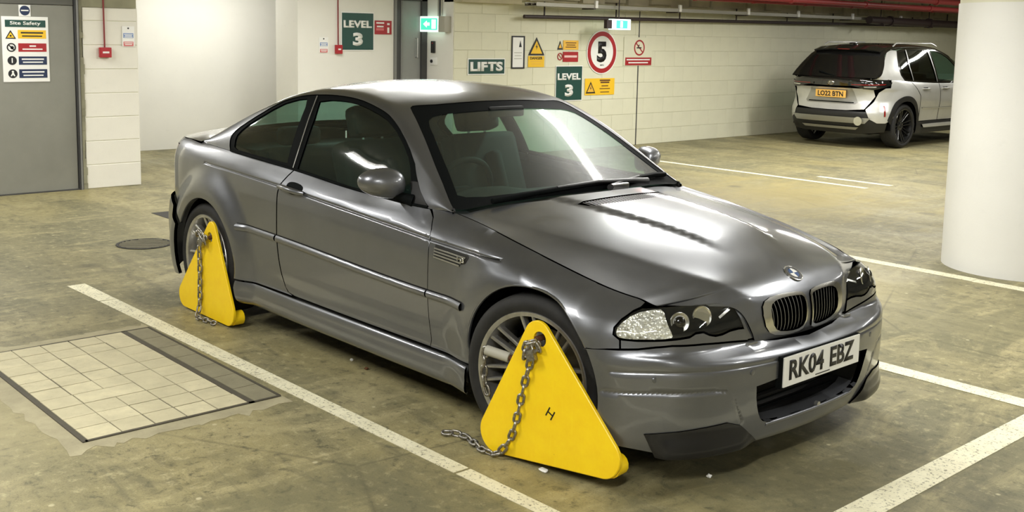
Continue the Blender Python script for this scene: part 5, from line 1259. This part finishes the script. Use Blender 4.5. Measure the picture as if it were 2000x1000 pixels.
panel('skid_plate', rear2, [(-.68, .475), (.68, .475), (.60, .39), (-.60, .39)], M['satin'], rbm, h=.04, off=.012, flange=.02, **RK2)
panel('lower_slot', rear2, [(-.5, .33), (.5, .33), (.45, .29), (-.45, .29)], M['satin'], rbm, h=.04, off=.01, flange=.01, **RK2)
# number plate, badge, glare disc (local -x faces the camera, local y is right-to-left)
XR = -.700
pl = MB().box((XR-.012, -.26, .760), (XR, .26, .872), .002).build('rear_number_plate', M['plate_y'], SUV, label='yellow rear number plate reading LO22 BTN')
lettering('LO22 BTN', (XR-.0122, 0, .816), (0, -1, 0), (0, 0, 1), M['ink'], pl, height=.078, width=.44, bold=.03)
for rr in ((.048, .030, 0), (.020, .028, 0), (.030, .014, .014)):
    P = [(-.712, rr[0]*math.cos(t), .985+rr[2]+rr[1]*math.sin(t)) for t in np.linspace(0, 2*PI, 28, endpoint=False)]
    MB().tube(P, .0042, 6, closed=True).build('badge', M['chrome'], gate, smooth=60)
MB().lathe([(0, .0), (0, .068), (.012, .066), (.012, .052), (.004, .048), (.004, 0)], 28, 'x', (-.7645, -.52, .425)).build('glare_disc', M['chrome'], rbm, smooth=40)  # chrome disc standing in for a round glare on the bumper
# glass, roof, spoiler
hg = [(-.672, 2.0), (-.672, 1.5), (-.668, 1.05), (-.655, .80), (-.60, .62), (-.50, .80), (-.38, .97), (-.30, 1.05), (-.275, 1.5), (-.27, 2.0)]
mir2 = lambda L: [(x, 4-v) for x, v in L]
rg = [(-.675, 2.0), (-.675, 1.5), (-.67, 1.0), (-.655, .45), (-.60, .36), (-.50, .69), (-.37, .94), (-.30, 1.0), (-.29, 1.5), (-.288, 2.0)]
panel('tailgate_glass', green2, rg+mir2(rg[1:-1][::-1]), M['gloss'], SUV, h=.035, flange=.012, off=.003, **G2)
rf = [(-.285, 2.0), (-.287, 1.5), (-.297, 1.0), (-.25, .99), (-.06, .97), (.05, .945), (.35, .955), (1.5, .955), (1.75, .92), (1.72, 1.10), (1.62, 1.4), (1.58, 2.0)]
panel('roof', green2, rf+mir2(rf[1:-1][::-1]), M['gloss'], SUV, h=.04, flange=.012, **G2)
wsn = [(1.59, 2.0), (1.63, 1.4), (1.73, 1.12), (2.1, 1.06), (2.45, 1.05), (2.58, 1.4), (2.62, 2.0)]
panel('windscreen', green2, wsn+mir2(wsn[1:-1][::-1]), M['glass'], SUV, h=.05, flange=.006, **G2)
spl = []
for s in np.linspace(-1, 1, 21): spl.append((-.40+.05*s*s, .56*s, 1.512-.035*s*s))
V = [(x, y, z) for x, y, z in spl]+[(x+.19, y, z+.050) for x, y, z in spl]+[(x+.02, y, z-.020) for x, y, z in spl]+[(x+.19, y, z-.03) for x, y, z in spl]
n = 21; MB().add(V, [(i, i+1, n+i+1, n+i) for i in range(n-1)]+[(2*n+i, 2*n+i+1, i+1, i) for i in range(n-1)]+[(3*n+i, 3*n+i+1, 2*n+i+1, 2*n+i) for i in range(n-1)]+[(0, n, 3*n, 2*n), (n-1, 2*n-1, 4*n-1, 3*n-1)]).build('spoiler', M['gloss'], SUV, smooth=40)
MB().box((-.408, -.10, 1.494), (-.400, .10, 1.502)).build('brake_light', M['redlens'], SUV)
MB().box((-.20, -.035, 1.555), (-.05, .035, 1.60), .012).build('roof_fin', M['gloss'], SUV, smooth=50)
MB().tube([(-.62, -.14, 1.10), (-.66, .0, 1.09), (-.62, .28, 1.15)], .008, 6).build('rear_wiper', M['trim'], SUV)
for s in (-1, 1): MB().tube([(0.0, s*.60, 1.555), (.1, s*.59, 1.600), (1.2, s*.59, 1.605), (1.35, s*.60, 1.56)], .012, 8).build('roof_rail', M['suvpaint'], SUV, smooth=60)
panel('bonnet', lambda x, y: np.stack([x, y, 1.0-.35*np.clip((x-2.5)/.9, 0, 1)**2-.10*(np.abs(y)/.7)**2], -1), [(2.5, -.74), (2.5, .74), (3.1, .70), (3.3, .45), (3.36, 0), (3.3, -.45), (3.1, -.70)], M['suvpaint'], SUV, h=.06, flange=.01, ref=(3, 0, .5), span=(2.8, 3.0))
panel('front_bumper', B2, [(a, z) for a, z in [(-.95, .25), (-.95, .85), (-.5, .80), (0, .78), (.5, .80), (.95, .85), (.95, .25), (.5, .22), (-.5, .22)]], M['black'], SUV, h=.06, flange=.02, **K2)
MB().box((-.55, -.60, .22), (3.1, .60, .30)).build('underbody', M['inner'], SUV); MB().box((-.50, -.66, .30), (-.46, .66, .98)).build('rear_bulkhead', M['inner'], SUV); MB().box((.42, -.80, .28), (2.15, .80, .32)).build('floor_pan', M['inner'], SUV)
MB().box((1.9, -.70, .6), (2.3, .70, .95), .05).build('dashboard', M['cabin'], SUV); 
for y in (-.36, .36):
    st = MB().box((1.0, y-.23, .45), (1.16, y+.23, 1.12), .05).build('front_seat', M['cabin'], SUV, smooth=60); MB().box((1.0, y-.13, 1.14), (1.09, y+.13, 1.30), .04).build('headrest', M['cabin'], st, smooth=60)
MB().box((-.05, -.62, .45), (.12, .62, 1.05), .05).build('rear_bench', M['cabin'], SUV, smooth=60)
for x, s in ((0, -1), (0, 1), (2.56, -1), (2.56, 1)):
    wv_ = make_wheel((x, s*.745, .345), 0 if s < 0 else PI, 1.0, SUV, .2, M['darkalloy']); wv_.scale = (1.04, 1, 1.04)

# ================================================================ signs and fittings on the walls
class Sign:
    """flat board on a wall facing +x: coordinates are wall (y, z)"""
    def __init__(s, name, label, cat, x, y0, z0, y1, z1, m='sign_white', t=.006, group=None):
        s.x = x; s.c = ((y0+y1)/2, (z0+z1)/2); s.t = t
        s.e = empty(name, (x, *s.c), label=label, cat=cat, group=group)
        if m: s.rect(y0, z0, y1, z1, m, 0, t, 'board')
    def rect(s, y0, z0, y1, z1, m, d0=None, d1=None, name='band'):
        d0 = s.t if d0 is None else d0; d1 = d0+.0015 if d1 is None else d1
        a, b = s.c; return MB().box((d0, y0-a, z0-b), (d1, y1-a, z1-b)).build(name, M[m], s.e)
    def text(s, t, y, z, m, height=None, width=None, bold=.0, d=None, name='lettering'):
        a, b = s.c; d = s.t+.0016 if d is None else d
        return lettering(t, (d, y-a, z-b), (0, 1, 0), (0, 0, 1), M[m], s.e, name=name, height=height, width=width, bold=bold)
    def poly(s, pts, m, d=None, name='symbol', th=.0012):
        a, b = s.c; d = s.t+.0002 if d is None else d
        return MB().prism(pts, lambda y, z: (d, y-a, z-b), lambda y, z: (d+th, y-a, z-b)).build(name, M[m], s.e)
    def disc(s, y, z, r, m, d=None, name='symbol', th=.0012, n=28): return s.poly([(y+r*math.cos(2*PI*k/n), z+r*math.sin(2*PI*k/n)) for k in range(n)], m, d, name, th)
    def ring(s, y, z, r0, r1, m, d=None, name='symbol', n=40):
        a, b = s.c; d = s.t+.0002 if d is None else d; mb = MB(); V = []
        for k in range(n):
            c, q = math.cos(2*PI*k/n), math.sin(2*PI*k/n)
            V += [(d, y-a+r0*c, z-b+r0*q), (d, y-a+r1*c, z-b+r1*q), (d+.0014, y-a+r0*c, z-b+r0*q), (d+.0014, y-a+r1*c, z-b+r1*q)]
        F = []
        for k in range(n):
            i, j = 4*k, 4*((k+1) % n); F += [(i+2, i+3, j+3, j+2), (i+1, j+1, j+3, i+3), (i, i+2, j+2, j)]
        return mb.add(V, F).build(name, M[m], s.e)
    def tri(s, y, z, w, h, m, d=None, name='symbol', th=.0012): return s.poly([(y-w/2, z-h/2), (y+w/2, z-h/2), (y, z+h/2)], m, d, name, th)
    def lines(s, y0, y1, zs, m, th=.012, d=None):
        for i, z in enumerate(zs):
            k = .0 if i % 2 == 0 else .08*(y1-y0); s.rect(y0+k, z-th/2, y1-k, z+th/2, m, s.t+.0016 if d is None else d, (s.t+.0016 if d is None else d)+.0004, 'print_line')
# site safety board on the grey door
S_ = Sign('safety_board', 'white Site Safety board with coloured bands on the grey door', 'sign', XW-.011, -.405, 1.085, .020, 1.705)
S_.rect(-.375, 1.605, -.005, 1.672, 'sign_green'); S_.text('Site Safety', -.19, 1.638, 'sign_white', height=.044, width=.28, bold=.02)
for z0, z1, m, tm in ((1.497, 1.578, 'sign_yellow', 'sign_black'), (1.372, 1.452, 'sign_red', 'sign_white'), (1.248, 1.327, 'sign_blue', 'sign_white'), (1.122, 1.205, 'sign_blue', 'sign_white')):
    S_.rect(-.262, z0, -.003, z1, m)
    S_.lines(-.235 if m != 'sign_red' else -.16, -.03 if m != 'sign_red' else -.10, [z1-.026], tm, .014); S_.lines(-.225, -.04, [z0+.024], tm, .012)
S_.tri(-.328, 1.535, .098, .082, 'sign_black'); S_.tri(-.328, 1.530, .066, .052, 'sign_yellow', S_.t+.0016); S_.disc(-.328, 1.522, .009, 'sign_black', S_.t+.003)
S_.ring(-.325, 1.412, .030, .042, 'sign_black'); S_.poly([(-.352, 1.432), (-.345, 1.440), (-.298, 1.392), (-.305, 1.384)], 'sign_black'); S_.disc(-.318, 1.410, .016, 'sign_black')
S_.disc(-.322, 1.288, .042, 'sign_black'); S_.rect(-.327, 1.266, -.317, 1.312, 'sign_white', S_.t+.0016, S_.t+.002, 'symbol')
S_.disc(-.320, 1.163, .042, 'sign_black'); S_.disc(-.320, 1.182, .010, 'sign_white', S_.t+.0016); S_.poly([(-.342, 1.140), (-.325, 1.172), (-.312, 1.172), (-.298, 1.140), (-.31, 1.140), (-.32, 1.155), (-.33, 1.140)], 'sign_white', S_.t+.0016)
S_ = Sign('round_sticker', 'small white square sticker with dark blue round logo above safety board', 'sign', XW-.011, -.245, 1.708, -.138, 1.815)
S_.disc(-.191, 1.762, .046, 'sign_blue'); S_.lines(-.225, -.157, [1.763], 'sign_white', .012)
# fire call points with conduit
def callpoint(x, y0, z0, y1, z1, label, ztop):
    S_ = Sign('call_point', label, 'call point', x, y0, z0, y1, z1, None)
    a, b = S_.c; MB().box((0, y0-a, z0-b), (.045, y1-a, z1-b), .006).build('housing', M['alarm'], S_.e)
    S_.rect(y0+.025, b-.008, y1-.025, b+.010, 'sign_white', .0455, .047, 'glass_pane')
    MB().tube([(.012, 0, z1-b), (.012, -.006, ztop-b)], .0085, 8).build('conduit', M['conduit'], S_.e, smooth=60)
    return S_
callpoint(XW+.004, .497, 1.318, .612, 1.418, 'dark red fire call point below a conduit on the block pier', 2.5)
callpoint(-8.435, 3.612, 1.345, 3.702, 1.455, 'bright red fire call point below a thin conduit left of the LEVEL 3 board', 2.5)
def notice(x, y0, z0, y1, z1, label):
    S_ = Sign('fire_notice', label, 'notice', x, y0, z0, y1, z1, 'sign_white', .003); h = z1-z0; w_ = y1-y0
    S_.disc((y0+y1)/2, z1-.10*h, .07*w_, 'sign_black'); S_.rect(y0+.1*w_, z0+.42*h, y1-.1*w_, z0+.66*h, 'notice_blue'); S_.lines(y0+.16*w_, y1-.16*w_, [z0+.60*h, z0+.53*h, z0+.46*h], 'sign_white', .008)
    S_.rect(y0+.1*w_, z0+.02*h, y1-.1*w_, z0+.24*h, 'notice_red'); S_.lines(y0+.16*w_, y1-.16*w_, [z0+.18*h, z0+.10*h], 'sign_white', .008)
notice(XW+.004, .738, 1.428, .866, 1.632, 'small white, blue and red notice beside the call point on the pier')
notice(-8.435, 3.390, 1.357, 3.522, 1.545, 'small pale notice left of the call point on the LEVEL 3 wall')
def level(x, y0, z0, y1, z1, label):
    S_ = Sign('level_board', label, 'sign', x, y0-.012, z0-.012, y1+.012, z1+.012, 'sign_white', .006, 'LEVEL 3 boards'); w_ = y1-y0; h = z1-z0; c = (y0+y1)/2
    S_.rect(y0, z0, y1, z1, 'sign_green'); S_.text('LEVEL', c, z0+.70*h, 'sign_white', height=.20*h, width=.90*w_, bold=.045); S_.text('3', c, z0+.29*h, 'sign_white', height=.36*h, width=.32*w_, bold=.05)
level(-8.435, 3.715, 1.395, 4.180, 1.850, 'dark green LEVEL 3 board left of the lobby door')
level(XW+.004, 6.860, .715, 7.370, 1.190, 'dark green LEVEL 3 board low on the block wall below the 5 sign')
S_ = Sign('lifts_sign', 'dark green LIFTS sign on the block wall', 'sign', XW+.004, 5.262, 1.090, 5.905, 1.305, 'sign_white', .006); S_.rect(5.275, 1.103, 5.892, 1.292, 'sign_green'); S_.text('LIFTS', 5.584, 1.198, 'sign_white', height=.125, width=.56, bold=.05)
S_ = Sign('fire_sign', 'red fire notice beside the lobby door', 'sign', -8.435, 4.205, 1.592, 4.462, 1.765, 'sign_red', .005)
S_.lines(4.225, 4.345, [1.735, 1.690], 'sign_white', .018); S_.rect(4.225, 1.640, 4.34, 1.668, 'notice_red'); S_.rect(4.395, 1.61, 4.425, 1.68, 'sign_white'); S_.rect(4.392, 1.71, 4.43, 1.735, 'sign_white')
# exit box on the white return wall (faces -y)
ex = empty('exit_sign', (-8.17, 5.03, 1.735), label='green and white lit exit box on the white wall end', cat='exit sign')
MB().box((-.27, -.11, -.10), (.12, -.002, .10), .006).build('housing', M['exitw'], ex, smooth=40); MB().box((.12, -.11, -.10), (.25, -.002, .102), .004).build('end_box', M['grey_box'], ex, smooth=40)
MB().box((-.25, -.1115, -.075), (.10, -.1105, .075)).build('sign_face', M['exit'], ex); MB().box((-.02, -.1125, -.06), (.07, -.1118, .06)).build('door_symbol', M['exitw'], ex)
MB().prism([(-.20, 0), (-.12, .045), (-.12, .02), (-.06, .02), (-.06, -.02), (-.12, -.02), (-.12, -.045)], lambda a, b: (a, -.1118, b), lambda a, b: (a, -.1126, b)).build('arrow_symbol', M['exitw'], ex)
for k in range(3): MB().tube([(.0+.035*k, -.02, .10), (.0+.035*k, -.02, .80)], .010, 8).build('conduit', M['frame' if k == 1 else 'grey_box'], ex)
sw_ = empty('card_reader', (-8.28, 5.03, 1.44), label='black card reader on the white wall end', cat='card reader'); MB().box((-.038, -.025, -.078), (.038, 0, .078), .006).build('housing', M['gloss'], sw_, smooth=40); MB().box((-.012, -.0262, .045), (.012, -.0248, .055)).build('status_light', M['sign_red'], sw_)
sw_ = empty('light_switch', (-8.27, 5.03, 1.255), label='white push button plate below the card reader', cat='switch'); MB().box((-.075, -.02, -.05), (.075, 0, .05), .008).build('plate', M['sign_white'], sw_, smooth=40); MB().lathe([(-.03, .0), (-.03, .022), (-.019, .024)], 16, 'y', (-.03, 0, .0)).build('button', M['sign_black'], sw_)
# long wall signs
S_ = Sign('framed_notice', 'white notice in a black frame left of the danger triangle sign', 'sign', XW+.004, 6.02, 1.165, 6.255, 1.605, 'sign_black', .008); S_.rect(6.035, 1.185, 6.225, 1.585, 'sign_white'); S_.tri(6.17, 1.50, .05, .09, 'sign_black', S_.t+.0016); S_.lines(6.06, 6.20, [1.38, 1.34, 1.30], 'grey_box', .008)
S_ = Sign('danger_sign', 'yellow danger triangle sign with yellow caption plate', 'sign', XW+.004, 6.325, 1.185, 6.625, 1.600, None); S_.t = .004
S_.tri(6.475, 1.468, .30, .245, 'sign_black', 0, 'board', .004); S_.tri(6.475, 1.455, .215, .175, 'sign_yellow', .0042); S_.rect(6.325, 1.185, 6.625, 1.335, 'sign_yellow', 0, .004, 'board'); S_.text('DANGER', 6.475, 1.307, 'sign_black', height=.038, width=.23, bold=.03, d=.0042); S_.lines(6.37, 6.58, [1.262, 1.228], 'sign_amber', .014, .0042); S_.poly([(6.47, 1.42), (6.495, 1.47), (6.478, 1.47), (6.488, 1.51), (6.455, 1.455), (6.473, 1.455)], 'sign_black', .0056)
S_ = Sign('warning_plate', 'small amber and dark red two-band sign above the lower LEVEL 3 board', 'sign', XW+.004, 6.875, 1.245, 7.285, 1.555, None); S_.t = .004
S_.rect(6.985, 1.425, 7.285, 1.555, 'sign_amber', 0, .004, 'board'); S_.rect(6.985, 1.255, 7.285, 1.395, 'sign_red', 0, .004, 'board'); S_.lines(7.03, 7.24, [1.52, 1.49, 1.46], 'rust', .012, .0042); S_.rect(7.01, 1.315, 7.26, 1.345, 'pale_pink', .004, .005); S_.tri(6.925, 1.485, .105, .12, 'sign_black', 0, 'board', .004); S_.tri(6.925, 1.478, .06, .065, 'sign_amber', .0042); S_.ring(6.93, 1.328, .038, .052, 'sign_red', 0); S_.poly([(6.90, 1.352), (6.908, 1.36), (6.962, 1.305), (6.954, 1.297)], 'sign_red', .0)
S_ = Sign('speed_sign', 'round white sign with red ring and black number 5', 'sign', XW+.004, 7.45, 1.075, 8.09, 1.705, None); S_.t = .006
S_.disc(7.77, 1.39, .315, 'sign_white', 0, 'board', .006, 48); S_.ring(7.77, 1.39, .235, .30, 'sign_red', .0062); S_.text('5', 7.765, 1.395, 'sign_black', height=.30, width=.20, bold=.05, d=.0064); S_.text('MPH', 7.775, 1.205, 'sign_black', height=.022, width=.075, bold=.02, d=.0064)
S_ = Sign('amber_warning_sign', 'amber rectangular warning sign with triangle below the 5 sign', 'sign', XW+.004, 7.44, .775, 8.055, 1.015, 'sign_yellow', .005)
S_.tri(7.555, .885, .20, .17, 'sign_black'); S_.tri(7.555, .878, .14, .115, 'sign_amber', S_.t+.0016); S_.poly([(7.55, .85), (7.572, .88), (7.558, .88), (7.566, .91), (7.54, .872), (7.553, .872)], 'sign_black', S_.t+.003); S_.lines(7.74, 7.96, [.985, .955], 'rust', .022); S_.lines(7.78, 7.92, [.905], 'rust', .014); S_.lines(7.74, 7.96, [.865, .815], 'rust', .012)
S_ = Sign('no_smoking_sign', 'white no smoking sign with red caption band over the wall joint', 'sign', XW+.006, 8.235, 1.195, 8.865, 1.615, 'block', .005)
S_.rect(8.27, 1.20, 8.855, 1.315, 'sign_red'); S_.lines(8.30, 8.82, [1.283, 1.238], 'sign_white', .018); S_.ring(8.575, 1.46, .095, .118, 'sign_red'); S_.poly([(8.49, 1.525), (8.503, 1.538), (8.66, 1.395), (8.647, 1.382)], 'sign_red'); S_.rect(8.515, 1.45, 8.62, 1.468, 'sign_black'); S_.poly([(8.535, 1.478), (8.565, 1.51), (8.58, 1.50), (8.55, 1.47)], 'sign_black')
ex2 = empty('exit_sign', (XW+.43, 7.50, 1.79), label='small green and white exit box hanging above the 5 sign', cat='exit sign'); MB().box((-.04, -.02, -.075), (.03, .37, .075), .006).build('housing', M['exitw'], ex2, smooth=40); MB().box((.0305, .07, -.055), (.0315, .30, .055)).build('sign_face', M['exit'], ex2); MB().box((.032, .15, -.045), (.033, .20, .045)).build('door_symbol', M['exitw'], ex2)
MB().tube([(0, .15, .075), (0, .15, CEIL-1.79)], .008, 8).build('hanger', M['pipe_dark'], ex2)
MB().box((-.03, -.12, -.06), (.03, -.02, .06)).build('gear_box', M['pipe_dark'], ex2)

# ================================================================ pipes under the ceiling along the long wall
def pipe(name, label, pts, r, m, cat='pipe', collars=0, group=None):
    o = Vector(pts[0]); e = empty(name, o, label=label, cat=cat, group=group)
    P = [Vector(p)-o for p in pts]; MB().tube(P, r, 12).build('tube', M[m], e, smooth=50)
    for k in range(collars):
        t = (k+.5)/collars; c = P[0].lerp(P[-1], t); d = (P[-1]-P[0]).normalized(); MB().tube([c-d*.03, c+d*.03], r*1.35, 12).build('coupling', M[m], e, smooth=50)
    return e, P
e, P = pipe('service_pipe', 'thin dark pipe running along the top of the block wall', [(-7.74, 6.12, 1.862), (-7.74, 18.5, 1.955)], .026, 'pipe_dark')
for k in range(9):
    c = P[0].lerp(P[-1], .03+k*.115); MB().box((c.x-.13, c.y-.012, c.z-.022), (c.x+.02, c.y+.012, c.z+.022)).build('pipe_clip', M['pipe_dark'], e); MB().box((c.x-.008, c.y-.008, c.z), (c.x+.008, c.y+.008, c.z+.25)).build('hanger_rod', M['pipe_dark'], e)
tr = empty('cable_tray', (-7.595, 6.1, 2.005), label='galvanised cable tray above the thin dark wall pipe', cat='cable tray')
MB().box((-.11, 0, -.004), (.11, 12.3, .004)).build('tray_base', M['tray'], tr)
for s in (-1, 1): MB().box((s*.11-.004, 0, -.004), (s*.11+.004, 12.3, .045)).build('tray_side', M['tray'], tr)
for k in range(4): MB().tube([(-.07+.045*k, 0, .02), (-.07+.045*k, 12.2, .02)], .014, 6).build('cable', M['pipe_dark' if k % 2 else 'tray'], tr)
for k, y in enumerate((1.1, 2.9, 4.6, 6.0, 7.7, 9.4)): MB().box((.10, y, .0), (.13, y+.05, .10)).build('white_bracket', M['sign_white'], tr); MB().box((-.115, y-.02, -.02), (.115, y+.02, -.004)).build('support_arm', M['pipe_dark'], tr)
pipe('sprinkler_pipe', 'upper red sprinkler pipe under the ceiling near the crossover', [(-6.6, 5.0, 2.36), (-6.6, 18.5, 2.36)], .055, 'pipe_red', collars=6, group='red sprinkler pipes')
pipe('sprinkler_pipe', 'lower red sprinkler pipe under the ceiling near the crossover', [(-6.75, 7.5, 2.235), (-6.75, 18.5, 2.235)], .040, 'pipe_red', collars=5, group='red sprinkler pipes')
pipe('sprinkler_pipe', 'thin red pipe close to the soffit of the block wall', [(-7.28, 8.4, 2.20), (-7.28, 18.5, 2.23)], .026, 'pipe_red', collars=7, group='red sprinkler pipes')
e, P = pipe('drain_pipe', 'thick dark pipe above the roof of the crossover', [(-7.37, 14.2, 2.000), (-7.37, 18.6, 1.975)], .070, 'pipe_dark', collars=3)
for y in (.4, 2.2, 3.7): MB().box((-.08, y-.02, -.10), (.08, y+.02, -.06)).build('pipe_hanger', M['pipe_dark'], e); MB().tube([(0, y, 0), (0, y, .55)], .01, 6).build('hanger_rod', M['pipe_dark'], e)
